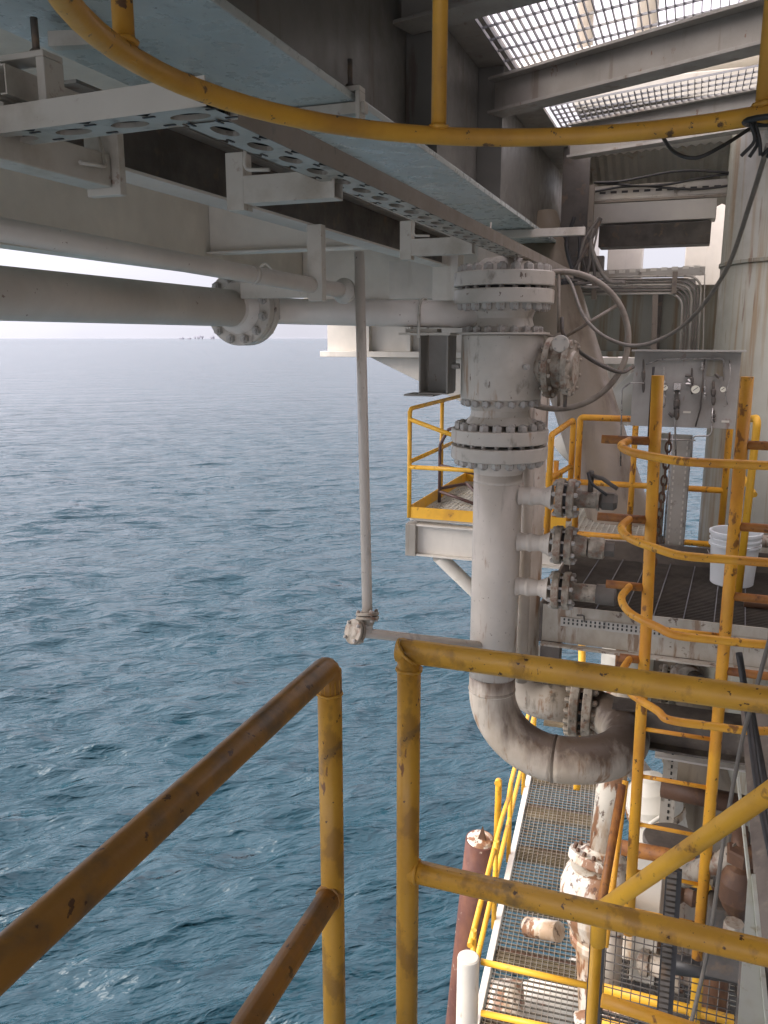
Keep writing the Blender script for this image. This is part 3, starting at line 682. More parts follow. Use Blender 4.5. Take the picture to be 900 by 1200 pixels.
# slim pipe above it with end flange and the hanger arm
p0 = at(0, 269, t=3.0); p1 = at(403, 341, t=5.0); d = (p1 - p0).normalized()
t = thing('slim_pipe', 'slim grey pipe sloping above the thick flanged pipe at left', 'pipe', p0)
part('pipe', MB().tube([p0 - d * 2, p1], .0445, 24), 'pipe_plain', t)
pm = p0 + d * (p1 - p0).length * .62
part('weld', MB().tube([pm, pm + d * .03], .047, 24), 'pipe', t)
f = part('flange', MB().lathe([(.045, -.05), (.075, -.012), (.077, -.01), (.077, .012), (.075, .014)], p1, d, 28), 'valve', t)
bolts(f, p1, d, .06, 8, .012, .009, phase=0)
hx = at(371, 300, y=4.45)
t = thing('pipe_hanger', 'grey vertical hanger post with an arm holding the slim pipe', 'hanger', hx)
ztop, zbot = 2.349, at(371, 353, y=4.45).z
part('upright', MB().box(hx.x - .045, hx.x + .045, 4.42, 4.48, zbot, ztop), 'bracket', t, bevel=.003)
al = at(288, 341, y=4.45)
part('arm', MB().box(al.x - .02, hx.x - .047, 4.42, 4.48, al.z - .045, al.z + .045), 'bracket', t, bevel=.003)
qx = at(311, 322, y=4.45)
part('u_bolt', MB().tube(spline([(qx.x - .055, 4.45, qx.z - .06), (qx.x - .055, 4.45, qx.z + .01), (qx.x, 4.45, qx.z + .062), (qx.x + .055, 4.45, qx.z + .01), (qx.x + .055, 4.45, qx.z - .06)], 5), .008, 8), 'bracket', t)

# vertical drain pipe with flanged tee at the bottom
vb = at(431, 742, t=4.9)
t = thing('drain_pipe', 'thin vertical grey drain pipe hanging over the sea, ending in a flanged tee', 'pipe', vb)
topv = at(421, 296, t=4.95)
dn = (vb - topv).normalized()
part('pipe', MB().tube([topv, vb], .031, 20), 'pipe', t)
fc = vb - dn * .105
flange_pair(t, fc, dn, .07, .018, .006, 4, .011, 'fitting', 'bolt', n=28, chamf=.003)
f = MB().lathe([(.05, .02), (.033, .06)], fc, dn, 20, caps=False); part('hub', f, 'fitting', t)
rr = at(566, 757, y=5.2)
ho = (rr - vb).normalized()
part('branch', MB().tube([vb - ho * .07, vb + ho * .1, rr], .030, 20), 'pipe', t)
fl = vb - ho * .1
flange_pair(t, fl, ho, .075, .02, .006, 4, .011, 'fitting', 'bolt', n=28, chamf=.003)
part('blind', MB().lathe([(.03, -.03), (.045, -.024)], fl, ho, 16), 'fitting', t)

# ================================================================== RISER, BALL VALVE, U-BEND
RX, RY = -1.14, 5.31
AZ = (0, 0, 1)
t = thing('ball_valve', 'large cream-grey ball valve with stacked bolted flanges at the riser top', 'valve', (RX, RY, 1.33))
c = lambda z: (RX, RY, z)
flange_pair(t, c(2.027), AZ, .318, .088, .018, 20, .031)
mb = MB().lathe([(.25, 2.116), (.2, 2.16), (.13, 2.21), (.06, 2.22)], c(0), AZ, 36); part('hub', mb, 'valve', t)
mb = MB().lathe([(.262, 1.938), (.235, 1.925), (.2, 1.88), (.187, 1.84), (.2, 1.79), (.235, 1.757)], c(0), AZ, 40, caps=False); part('neck', mb, 'valve', t)
b = part('body', MB().lathe([(.252, 1.33), (.262, 1.338), (.262, 1.345)] + [(.262, 1.42), (.2625, 1.42), (.2625, 1.43), (.262, 1.43), (.262, 1.65), (.2625, 1.65), (.2625, 1.655), (.262, 1.655), (.262, 1.73), (.255, 1.74)], c(0), AZ, 56), 'valve', t)
part('body_lip', MB().lathe([(.30, 1.742), (.30, 1.754)], c(0), AZ, 48), 'valve', t)
bolts(b, c(1.752), AZ, .235, 18, 0.002, .027, both=False)
bolts(b, c(1.328), (0, 0, -1), .235, 18, 0.002, .027, both=False)
mb = MB().lathe([(.235, 1.329), (.205, 1.30), (.19, 1.26), (.195, 1.22), (.225, 1.172)], c(0), AZ, 40, caps=False); part('neck', mb, 'valve', t)
flange_pair(t, c(1.04), AZ, .318, .088, .022, 20, .031)
q = at(616, 430, y=5.08)
part('grease_nipple', MB().lathe([(.018, -.02), (.018, .03), (.009, .031), (.009, .045)], q, (.45, -.85, 0), 10), 'bolt', t)
q = at(535, 429, y=5.25)
part('drain_plug', MB().lathe([(.018, -.02), (.018, .04)], q, (-1, 0, 0), 8), 'bolt', t)
# gearbox on the right side
g = V((RX + .262, RY - .03, 1.535)); ga = V((1, -.12, 0)).normalized()
gb = part('gearbox', MB().lathe([(.10, -.02), (.10, .01), (.12, .02), (.12, .045), (.19, .05), (.19, .085), (.125, .09), (.135, .16), (.175, .165), (.175, .20), (.11, .205), (.10, .22)], g, ga, 36), 'fitting', t)
bolts(gb, g + ga * .0675, ga, .172, 12, .02, .013, 'fitting')
bolts(gb, g + ga * .1825, ga, .157, 10, .022, .011, 'fitting')
sh = at(657, 403, y=5.15)
sc_ = part('shaft_cover', MB().lathe([(.052, 0), (.052, .02), (.048, .024)], sh, (.05, -1, .1), 24), 'valve', t)
bolts(sc_, sh + V((0, -.022, 0)), (.05, -1, .1), .04, 4, .002, .007, both=False)
part('shaft', MB().tube([sh + V((0, .02, 0)), sh + V((0, .75, -.02))], .03, 14), 'fitting', t)
mb = MB().tube([g + ga * .17 + V((0, -.05, -.14)), g + ga * .17 + V((0, -.05, -.24))], .012, 8); part('vent', mb, 'dark', t)

# handwheel behind the valve, seen almost face on
hwc = V((-.86, 5.86, 1.70)); na = V((.22, -1, .12)).normalized(); u = na.cross(V((0, 0, 1))).normalized(); v = u.cross(na)
t = thing('handwheel', 'large spoked brown steel handwheel behind the ball valve gearbox', 'handwheel', hwc)
WR = .47
part('rim', MB().tube([hwc + (u * math.cos(a) + v * math.sin(a)) * WR for a in [2 * PI * i / 64 for i in range(64)]], .021, 12, closed=True), 'wheel', t)
part('hub', MB().lathe([(.05, -.05), (.05, .05)], hwc, na, 20), 'wheel', t)
for k in range(6):
    a = math.radians(32 + 60 * k)
    part('spoke', MB().tube([hwc + (u * -math.cos(a) + v * math.sin(a)) * .04, hwc + (u * -math.cos(a) + v * math.sin(a)) * (WR - .01)], .012, 10), 'wheel', t)

# riser pipe and horizontal U-bend under the deck
t = thing('riser_pipe', 'fat cream riser pipe dropping from the ball valve into a stained U-bend', 'pipe', (RX, RY, -1.2))
PR = .162; zl = -1.16; BR = .457; x2 = RX + BR
part('weld_neck', MB().lathe([(.215, .94), (.2, .92), (.17, .87), (PR, .84)], c(0), AZ, 40, caps=False), 'pipe', t)
part('pipe', MB().tube([c(.95), c(.3), c(-.6)], PR, 48), 'pipe', t)
part('weld', MB().lathe([(PR, -.010), (PR + .004, 0), (PR, .01)], c(.79), AZ, 40, caps=False), 'pipe', t)
b1 = [V(c(-.595))] + [V((RX + BR - BR * math.cos(a), RY, zl + BR - BR * math.sin(a))) for a in [PI / 2 * k / 20 for k in range(21)]]
part('elbow', MB().tube(b1, PR, 48), 'pipe_bend', t, 'stained elbow')
b2 = [V((x2 + BR * math.sin(a), RY + BR - BR * math.cos(a), zl)) for a in [PI * k / 36 for k in range(37)]]
part('return_bend', MB().tube(b2, PR, 48), 'pipe_bend', t, 'brown-stained return bend')
for p, ax in (((RX, RY, -.703), AZ), ((RX + BR, RY, zl), (1, 0, 0)), ((x2, RY, zl), (1, 0, 0))):
    part('weld', MB().lathe([(PR, -.014), (PR + .005, -.004), (PR + .003, .006), (PR, .014)], p, ax, 40, caps=False), 'pipe_bend', t)
yr = RY + 2 * BR
xf = at(683, 828, y=yr).x
part('return_run', MB().tube([(x2, yr, zl), (xf + .06, yr, zl)], PR, 40), 'pipe_bend', t)
flange_pair(t, (xf, yr, zl), (1, 0, 0), .262, .07, .03, 16, .028, 'fitting', 'fitting')
b3 = fillet([(xf - .06, yr, zl), (RX + .02, yr, zl), (RX + .02, yr, 1.3)], .4, 14)
part('back_riser', MB().tube(b3, PR * .93, 40), 'pipe_dirty', t)
# slim brown pipe beside the riser
bxp = at(617, 640, y=5.6).x
solo('vent_pipe', MB().tube([(bxp - .012, 5.6, 1.25), (bxp, 5.6, -.75)], .04, 18), 'pipe_dirty', 'slim brown vertical pipe just right of the cream riser', 'pipe')

# three branch valves
def branch(z, kind, lab):
    y = RY - .02; x0 = RX + PR - .01
    t = thing('branch_valve', lab, 'valve', (x0, y, z), 'small flanged branch valves on the riser')
    part('nozzle', MB().lathe([(.07, 0), (.058, .03), (.057, .06), (.064, .08), (.057, .10), (.052, .15), (.07, .19), (.085, .215)], (x0, y, z), (1, 0, 0), 24), 'pipe', t)
    fcx = x0 + .305
    flange_pair(t, (fcx, y, z), (1, 0, 0), .128, .048, .022, 8, .016, 'fitting', 'bolt', n=32)
    xx = fcx + .06
    if kind == 0:
        part('body', MB().lathe([(.065, 0), (.055, .03), (.055, .13), (.068, .135), (.068, .15)], (xx, y, z), (1, 0, 0), 24), 'fitting', t)
        part('cap', MB().lathe([(.045, .15), (.062, .17), (.062, .24), (.045, .26)], (xx, y, z), (1, 0, 0), 6, False), 'dark', t)
        part('stem', MB().tube([(xx + .09, y, z + .05), (xx + .09, y - .01, z + .19)], .018, 10), 'dark', t)
        part('lever', MB().tube(fillet([(xx + .09, y - .01, z + .16), (xx + .16, y - .03, z + .15), (xx + .26, y - .05, z + .09)], .03), .014, 8), 'dark', t)
        part('chain', MB().tube(spline([(xx + .07, y - .03, z + .18), (xx + .1, y - .06, z + .12), (xx + .2, y - .07, z + .05)], 5), .01, 6), 'black', t)
    elif kind == 1:
        part('body', MB().lathe([(.085, 0), (.07, .06), (.062, .09)], (xx, y, z), (1, 0, 0), 24), 'fitting', t)
        part('cap', MB().lathe([(.068, .10), (.072, .11), (.072, .19), (.06, .2)], (xx, y, z), (1, 0, 0), 8, False), 'fitting', t)
        part('plug', MB().lathe([(.05, .2), (.05, .26)], (xx, y, z), (1, 0, 0), 6, False), 'dark', t)
    else:
        part('body', MB().lathe([(.07, 0), (.06, .02), (.06, .16)], (xx, y, z), (1, 0, 0), 24), 'fitting', t)
        part('cap', MB().lathe([(.068, .162), (.068, .28), (.06, .29)], (xx, y, z), (1, 0, 0), 24), 'dark', t)
    return t
branch(.70, 0, 'top branch valve on the riser, with a black lever and chain')
branch(.385, 1, 'middle branch valve on the riser, ending in a short hexagonal plug')
branch(.075, 2, 'lowest branch valve on the riser, ending in a brown sleeve and dark cap')

# ================================================================== FAR MODULE, LEG BRACE, COLUMNS
t = thing('far_module', 'cream far deck module with framed panels and a tapered bracket over the sea', 'module', (-4, 11, 2))
y = 11.0
A = at(384, 413, y=y); B = at(640, 413, y=y)
part('wall', MB().box(A.x, B.x + .3, y, y + 3, A.z, 3.4), 'pale', t)
part('ledge', MB().box(A.x - .06, B.x + .3, y - .14, y - .003, A.z - .06, A.z + .02), 'pale', t, bevel=.006)
f0 = at(428, 332, y=y); f1 = at(505, 408, y=y)
mb = MB(); y1 = y - .003; y0 = y - .12
mb.box(f0.x, f1.x + 1.2, y0, y1, f0.z - .05, f0.z + .03); mb.box(f0.x, f0.x + .1, y0, y1, A.z + .022, f0.z - .052); mb.box(f1.x - .32, f1.x - .26, y0, y1, A.z + .022, f0.z - .052)
part('frame', mb, 'pale', t, bevel=.004)
tp = [at(432, 416, y=y), at(640, 416, y=y), at(640, 482, y=y), at(545, 474, y=y), at(520, 462, y=y)]
mb = MB().prism([V((p.x, y + .05, min(p.z, A.z - .065))) for p in tp], (0, .3, 0)); part('bracket', mb, 'pale', t, bevel=.01)
mb = MB().box(at(480, 405, y=10.5).x, at(530, 405, y=10.5).x, 9.7, 9.9, at(500, 353, y=10.5).z, at(500, 312, y=10.5).z); part('post', mb, 'pale', t)

# diagonal leg brace, tapered by distance only
p0 = at(640, 330, t=8.0); p1 = at(752, 690, t=7.9); d = (p1 - p0).normalized()
t = thing('diagonal_brace', 'fat stained diagonal brace tube slanting down behind the handwheel', 'brace', p1)
part('tube', MB().tube([p0 - d * .6, p1 + d * 6], .295, 40), 'brace', t)

# far right platform pieces: wall module with brace, sunlit valves, ribs
y = 9.6
q0 = at(640, 332, y=y); q1 = at(842, 412, y=y)
t = thing('grey_module', 'grey-green boxed module wall behind the handwheel', 'module', (q0.x, y, q1.z))
part('wall', MB().box(q0.x - .5, q1.x + .3, y, y + 1.4, q1.z, at(700, 336, y=y).z), 'leg', t, bevel=.01)
part('ledge', MB().box(q0.x - .5, q1.x + .6, y - .1, y - .003, q1.z - .06, q1.z + .0), 'leg', t, bevel=.004)
part('strut', MB().box(at(770, 345, y=y).x, at(777, 345, y=y).x, y - .05, y - .003, q1.z + .02, at(770, 345, y=y).z), 'dark', t)
part('top_frame', MB().box(at(700, 336, y=y).x, at(815, 336, y=y).x, y - .1, y - .003, at(700, 342, y=y).z, at(700, 330, y=y).z), 'pale', t)
y = 12.5
t = thing('ribbed_tank', 'pale far tank with vertical ribs seen right of the diagonal brace', 'tank', at(720, 450, y=y))
r0 = at(680, 426, y=y); r1 = at(780, 500, y=y)
part('wall', MB().box(r0.x, r1.x, y, y + 1, r1.z, r0.z), 'pale', t)
mb = MB()
for k in range(5): mb.box(r0.x + .1 + k * .3, r0.x + .13 + k * .3, y - .08, y - .003, r1.z, r0.z)
part('ribs', mb, 'pale', t)
part('rim', MB().box(r0.x, r1.x, y - .12, y + 1, r0.z + .003, r0.z + .09), 'pale', t)
mb = MB()
for k, (dx, hh) in enumerate(((.15, .12), (.45, .2), (.75, .15), (1.05, .22))):
    mb.tube([(r0.x + dx, y + .2, r0.z + .09), (r0.x + dx, y + .2, r0.z + .09 + hh)], .07, 12); mb.tube([(r0.x + dx - .12, y + .18, r0.z + .16), (r0.x + dx + .14, y + .18, r0.z + .16)], .05, 10)
part('nozzles', mb, 'white', t)
y = 10.6
a = at(695, 500, y=y); b = at(790, 420, y=y)
solo('diagonal_pipe', MB().tube([a + (a - b) * .4, b + (b - a)], .2, 24), 'pale', 'pale diagonal pipe rising to the right behind the instrument panel', 'pipe')
# big jacket leg on the right
lg = at(815, 600, t=7.5); LR = .78
t = thing('jacket_leg', 'huge pale streaked platform leg standing behind the bucket and ladder', 'leg', (lg.x + LR + .02, lg.y + .25, -3))
part('tube', MB().tube([(lg.x + LR + .05, lg.y + .45, -14), (lg.x + LR + .05, lg.y + .45, 5)], LR, 64), 'leg', t)
zc = 2.36
part('band', MB().lathe([(LR, -.02), (LR + .015, -.015), (LR + .015, .015), (LR, .02)], (lg.x + LR + .05, lg.y + .45, zc), AZ, 64, caps=False), 'leg', t)
# pale columns and dark beam in the bright gap
y = 11.0
for k, (xa, xb, lab) in enumerate(((712, 752, 'cream square column left of the bright gap'), (803, 848, 'cream square column right of the bright gap beside the leg'))):
    a = at(xa, 300, y=y); b = at(xb, 300, y=y)
    solo('column', MB().box(a.x, b.x, y, y + .4, 1.6, 3.5), 'pale', lab, 'column', 'columns beside the bright gap', bevel=.01)
y = 9.0
a = at(714, 264, y=y); b = at(832, 285, y=y)
solo('dark_beam', MB().box(a.x - .1, b.x, y, y + .3, b.z, a.z), 'dark', 'dark horizontal beam above the bright gap near the leg', 'beam', bevel=.006)
a = at(690, 245, y=y); b = at(832, 262, y=y)
solo('light_beam', MB().box(a.x - .1, b.x + .05, y + .02, y + .3, at(714, 262, y=y).z + .006, at(700, 222, y=y).z), 'pale', 'cream beam just above the dark beam near the leg', 'beam', bevel=.006)
# cable ladder running to the leg, and cables turning down
y = 8.3
a = at(696, 232, y=y); b = at(915, 226, y=y)
t = thing('upper_cable_ladder', 'dirty perforated cable ladder crossing below the corrugated sheet', 'cable ladder', a, 'cable ladders near the leg')
rail_ = MB().box(a.x, b.x + .8, y, y + .02, a.z - .02, a.z + .1)
mb = MB()
for k in range(26): mb.box(a.x + .05 + k * .1, a.x + .105 + k * .1, y - .003, y - .001, a.z + .03, a.z + .05)
part('side_rail', [(rail_, 'tray'), (mb, 'black')], None, t)
part('lower_rail', MB().box(a.x, b.x + .8, y - .02, y + .05, a.z - .05, a.z - .03), 'tray_side', t)
mb = MB()
for k in range(3): part('cable', MB().tube(spline([V((a.x + j * .22, y - .03 - k * .012, a.z + .1 + .03 * math.sin(j * 1.1 + k * 2) + (k - 1) * .05)) for j in range(9)], 5), .011, 6), 'black', t)
y = 8.4
a = at(676, 330, y=y); b = at(826, 321, y=y); c2 = at(822, 415, y=y)
t = thing('cable_ladder', 'cable ladder with a bundle of cables turning down beside the grey module', 'cable ladder', a, 'cable ladders near the leg')
rail_ = MB().bar(a + V((0, .03, .06)), b + V((0, .03, .03)), .01, .08)
part('side_rail', MB().bar(b + V((0, .035, 0)), c2 + V((0.03, .035, -.3)), .01, .05, (0, 1, 0)), 'tray', t)
mb = MB()
for k in range(12):
    p = a.lerp(b, (k + .4) / 12.2) + V((0, .024, .07)); mb.box(p.x - .028, p.x + .028, p.y - .003, p.y, p.z - .014, p.z + .014)
part('side_rail', [(rail_, 'tray'), (mb, 'white')], None, t)
for k in range(7):
    o = k * .026
    pts = fillet([a + V((-.2, -.01, -.12 + o)), V((b.x - .18 + o, y - .01, b.z - .17 + o)), V((c2.x - .18 + o, y - .01, c2.z - .4))], .14, 6)
    part('cable', MB().tube(pts, .0105, 8), 'cable' if k % 3 else 'tray', t)
for q in (at(697, 332, y=y), at(791, 325, y=y)):
    part('cleat', MB().box(q.x - .022, q.x + .022, y - .05, y + .02, q.z - .15, q.z + .05), 'tray_side', t)
mb = MB().bar(at(768, 345, y=y), at(766, 412, y=y), .05, .03, (0, 1, 0)); solo('strut', mb, 'tray_side', 'perforated vertical strut on the grey module wall', 'strut')
# dark clutter where the trays meet the girder
t = thing('cable_cluster', 'tangle of dark cables hanging at the girder end', 'cable', at(690, 300, y=7.8))
for k in range(9):
    p = at(random.uniform(668, 705), random.uniform(250, 272), y=7.8); q = at(random.uniform(668, 712), random.uniform(318, 336), y=7.8)
    part('cable', MB().tube(spline([p, p.lerp(q, .4) + V((random.uniform(-.08, .08), 0, random.uniform(-.04, .02))), q, q + V((random.uniform(-.2, .2), -.05, -.04))], 6), random.choice((.009, .014, .02)), 8), random.choice(('black', 'cable', 'dark')), t)
mb = MB().box(at(668, 330, y=7.9).x, at(706, 330, y=7.9).x, 7.9, 8.0, at(690, 318, y=7.9).z, at(690, 300, y=7.9).z); part('junction_box', mb, 'dark', t, bevel=.006)
mb = MB(); q = at(640, 285, y=7.2)
# hoses
h = [at(900, 170, t=3.6), at(880, 235, t=4.0), at(850, 318, t=4.6), at(805, 378, t=5.1), at(755, 404, t=5.3), at(715, 398, t=5.4), at(685, 372, t=5.6), at(668, 330, t=6.2), at(650, 312, t=6.8)]
solo('hose', MB().tube(spline(h), .0125, 12), 'cable', 'long grey cable sagging from the top right corner across the handwheel', 'cable')
h = [at(630, 460, y=5.55), at(645, 469, y=5.5), at(665, 466, y=5.5), at(690, 462, y=5.7)]
h = [at(658, 372, t=5.3), at(662, 395, t=5.3), at(690, 420, t=5.5), at(725, 436, t=5.6), at(742, 430, t=6)]
solo('hose', MB().tube(spline(h), .013, 10), 'dark', 'short dark hose hanging from the gearbox towards the panel', 'cable')

# ================================================================== INSTRUMENT PANEL
y = 6.9
a = at(744, 412, y=y); b = at(861, 503, y=y)
t = thing('instrument_panel', 'grey instrument panel with gauges, tubing and small valves by the leg', 'panel', (a.x, y, b.z))
part('plate', MB().box(a.x, b.x, y, y + .015, b.z, a.z), 'panel', t, bevel=.003)
part('canopy', MB().box(a.x - .02, b.x + .03, y - .09, y + .02, a.z + .003, a.z + .015), 'panel', t)
K = lambda px, py, o=.03: at(px, py, y=y - o)
def tb(pts, r=.008, o=.03, mat='steel', name='tubing'):
    part(name, MB().tube(fillet([K(px, py, o) for px, py in pts], .03, 5), r, 8), mat, t)
tb([(757, 427), (775, 421), (825, 420), (848, 420), (848, 446)], .005)
tb([(727, 546), (729, 456), (738, 449), (755, 449)], .006, .05); tb([(760, 512), (764, 450), (766, 430)], .009, .05, 'black')
tb([(792, 540), (791, 490), (793, 462)], .007); tb([(815, 500), (821, 478), (826, 421)], .006, .03, 'dark'); tb([(835, 478), (834, 506), (831, 511), (812, 511), (810, 540)], .006)
tb([(855, 422), (856, 442), (850, 462), (853, 475), (848, 476)], .004)
tb([(746, 514), (815, 516)], .006)
for px, py0, py1, r in ((754, 421, 460, .012), (778, 430, 478, .013), (811, 431, 462, .011), (793, 455, 492, .02), (836, 446, 475, .016), (826, 445, 468, .01), (823, 424, 434, .012), (837, 480, 495, .011)):
    mb = MB(); p, q = K(px, py0, .035), K(px, py1, .035); L_ = (p - q).length
    mb.lathe([(r * .5, 0), (r, L_ * .12), (r, L_ * .3), (r * .6, L_ * .34), (r * 1.2, L_ * .45), (r * 1.2, L_ * .62), (r * .7, L_ * .66), (r * .7, L_ * .9), (r * .35, L_)], q, p - q, 12)
    part('needle_valve', mb, random.choice(('dark', 'steel')), t)
for px, py, r, nm in ((815, 456, .036, 1), (847, 456, .024, 1), (779, 454, .026, 1)):
    p = K(px, py, .045); g_ = part('gauge', MB().lathe([(r, .0), (r, -.03), (r * .92, -.035)], p, (0, -1, 0), 24) if False else MB().lathe([(r, 0), (r, .035), (r * .9, .04)], p, (0, -1, 0), 24), 'dark', t)
    part('gauge_face', MB().lathe([(r * .88, .0405), (r * .88, .042)], p, (0, -1, 0), 24), 'gauge', g_)
    part('needle', MB().obox(p + V((0, -.044, .004)), ((1, 0, .8), (0, 1, 0), (-.8, 0, 1)), (r * .6, .001, .002)), 'black', g_)
p = K(794, 453, .04); part('regulator', MB().box(p.x - .028, p.x + .028, y - .07, y - .003, p.z - .026, p.z + .026), 'steel', t, bevel=.003)
for k in range(9):
    p = K(random.uniform(772, 850), random.uniform(440, 490), .03); part('fitting', MB().lathe([(.012, 0), (.015, .02), (.01, .045)], p, (random.choice((-1, 1)), 0, random.choice((0, 1)) * .9), 6, False), random.choice(('dark', 'steel', 'black')), t)
for px, py in ((838, 437), (805, 483), (850, 494)):
    p = K(px, py, .002); part('tag', MB().box(p.x - .028, p.x + .028, y - .004, y - .001, p.z - .008, p.z + .008), 'white', t)
p = K(838, 430, .002); part('cover_plate', MB().box(p.x - .06, p.x + .06, y - .005, y - .001, p.z - .07, p.z + .05), 'leg', t)
# conduits below the panel
cz = at(795, 640, t=6.9)
t = thing('conduit_stand', 'perforated grey cable channel and pipe rising from the deck to the panel', 'conduit', (cz.x, 7.02, -.12))
xa = at(788, 560, y=7.05).x
part('pipe', MB().tube([(xa - .09, 7.1, .95), (xa - .09, 7.1, -.1)], .042, 16), 'leg', t)
rail_ = MB().box(xa - .02, xa + .12, 7.05, 7.06, .0, .95)
part('channel_edge', MB().box(xa + .121, xa + .13, 7.0, 7.06, .0, .95), 'tray_side', t)
mb = MB()
for k in range(18):
    for xx in (.0, .09): mb.box(xa + xx, xa + xx + .012, 7.046, 7.049, .03 + k * .05, .055 + k * .05)
part('channel', [(rail_, 'tray'), (mb, 'white')], None, t)
part('rod', MB().tube([(xa - .03, 7.03, .95), (xa - .03, 7.03, .05)], .008, 8), 'steel', t)
part('base', MB().lathe([(.085, 0), (.085, .06), (.05, .2)], (xa - .09, 7.1, -.12), AZ, 16), 'dark', t)

# ================================================================== MID PLATFORM
gz = 0.0
c0 = V((-2.46, 7.40, 0)); 
t = thing('mid_platform', 'small grated platform with yellow kick plate over the sea behind the riser', 'platform', c0)
X1 = -.2; Y1 = 9.6
part('grating', grating(MB(), (c0.x, c0.y + .03, gz), (1, 0, 0), (0, 1, 0), 44, 30, .052, .075, .03, .008, .008), 'grating_white', t)
part('kick_plate', MB().box(c0.x, -.95, c0.y - .008, c0.y, gz - .0, gz + .11), 'yellow', t)
part('kick_plate', MB().box(c0.x - .008, c0.x, c0.y, Y1, gz, gz + .11), 'yellow', t)
part('kick_plate', MB().box(c0.x, X1 - .9, Y1, Y1 + .008, gz, gz + .11), 'yellow', t)
bm_ = MB(); bm_.box(c0.x - .02, X1, c0.y - .02, c0.y + .12, -.075, -.06); bm_.box(c0.x - .02, X1, c0.y - .02, c0.y + .12, -.375, -.36); bm_.box(c0.x, X1, c0.y + .04, c0.y + .054, -.358, -.077)
part('edge_beam', bm_, 'pale', t)
part('end_plate', MB().box(c0.x - .028, c0.x + .075, c0.y - .03, c0.y + .13, -.38, -.058), 'girder', t, bevel=.003)
part('side_beam', MB().box(c0.x, c0.x + .015, c0.y + .14, Y1, -.36, -.06), 'pale', t)
q = at(515, 652, y=7.5); q2 = at(600, 735, y=8.2)
part('brace', MB().tube([V((q.x, 7.47, -.38)), V((q.x, 7.47, -.38)) + (q2 - q) * 1.6], .07, 20), 'pale', t)
t = thing('platform_railing', 'yellow pipe railing round the left corner of the small platform', 'railing', c0, 'yellow railings on the far platform')
r = .021; H = 1.06
part('post', MB().tube([c0, c0 + V((0, 0, H - .02))], r), 'yellow', t)
part('post', MB().tube([(c0.x, 8.5, 0), (c0.x, 8.5, H)], r), 'yellow', t)
part('top_rail', MB().tube(fillet([c0 + V((0, 0, H - .3)), c0 + V((0, 0, H)), (c0.x, Y1, H)], .06), r), 'yellow', t)
part('mid_rail', MB().tube([c0 + V((0, 0, .55)), (c0.x, Y1, .55)], r), 'yellow', t)
part('mid_rail', MB().tube([c0 + V((0, 0, .50)), (X1 - .8, c0.y, .50)], r), 'yellow', t)
s0 = c0 + V((0, 0, H - .1)); s1 = at(700, 557, y=7.4)
part('sloping_rail', MB().tube([s0, s0 + V((.85, 0, -.27))], r), 'yellow', t)
part('post', MB().tube([(c0.x + .86, c0.y, 0), (c0.x + .86, c0.y, .8)], r), 'yellow', t)
# maroon steel chair frame (upturned)
q = at(536, 588, z=.02)
t = thing('steel_chair', 'dark maroon steel chair frame standing on the small platform grating', 'chair', (q.x, q.y, 0))
def fr(pts, nm): part(nm, MB().tube(fillet([V((q.x + x, q.y + yy, z)) for x, yy, z in pts], .03), .018, 8), 'chair', t)
fr([(-.2, 0, 0), (-.2, .0, .62), (-.12, .03, .78), (.1, .03, .84)], 'frame'); fr([(.2, -.05, 0), (.2, -.05, .6), (.1, .03, .84)], 'frame')
fr([(-.2, 0, .12), (.2, -.05, 0.02)], 'stretcher'); fr([(-.2, 0, .4), (.2, -.05, .34)], 'stretcher'); fr([(-.2, 0, .15), (0, .4, .15), (.2, -.05, .15)], 'brace')
# railings on the right part of that platform
t = thing('platform_railing', 'yellow railing with a bent top rail right of the large flange', 'railing', at(640, 600, z=0), 'yellow railings on the far platform')
z0 = 0; yb = 7.25
a = at(646, 510, y=7.0); b = at(672, 492, y=7.8)
part('top_rail', MB().tube(fillet([V((a.x, a.y, 0)), a, b, V((b.x, b.y, 0))], .05), .027), 'ladder', t)
part('post', MB().tube([at(652, 540, y=7.5), V((at(652, 540, y=7.5).x, 7.5, 0))], .024), 'ladder', t)
part('mid_rail', MB().tube([(a.x, a.y, .53), (b.x, b.y, .53)], .024), 'ladder', t)
for yk in (8.6, 9.5):
    part('post', MB().tube([(-.9, yk, 0), (-.9, yk, 1.0)], .024), 'yellow', t)
part('back_rail', MB().tube([(-.9, 8.6, 1.0), (-.9, 9.5, 1.0)], .024), 'yellow', t)
t = thing('platform_railing', 'orange-yellow railing behind the instrument panel and perforated channel', 'railing', at(680, 627, z=-.12), 'yellow railings on the far platform')
yr2 = 7.2
TL = at(680, 489, y=yr2); BM = at(680, 627, y=yr2); xr = at(856, 495, y=yr2).x
part('top_rail', MB().tube(fillet([(TL.x, yr2, BM.z), (TL.x, yr2, TL.z), (xr, yr2, TL.z), (xr, yr2, -.1)], .03), .027), 'ladder', t)
part('mid_rail', MB().tube([(TL.x, yr2, at(680, 565, y=yr2).z), (xr, yr2, at(680, 565, y=yr2).z)], .025), 'ladder', t)
part('lower_rail', MB().tube([(TL.x, yr2, BM.z + .01), (xr, yr2, BM.z + .01)], .025), 'ladder', t)
part('post', MB().tube([(at(741, 560, y=yr2).x, yr2, BM.z), (at(741, 560, y=yr2).x, yr2, TL.z)], .025), 'ladder', t)
t = thing('side_railing', 'dull yellow railing between the bucket and the big leg', 'railing', at(880, 600, y=6.3), 'yellow railings on the far platform')
a = at(888, 490, y=6.1)
part('frame', MB().tube(fillet([at(865, 600, y=6.7), at(868, 492, y=6.7), a, V((a.x - .02, a.y, -.1))], .06), .026), 'yellow', t)
part('brace', MB().tube([at(868, 555, y=6.6), at(884, 580, y=6.3)], .022), 'yellow', t)

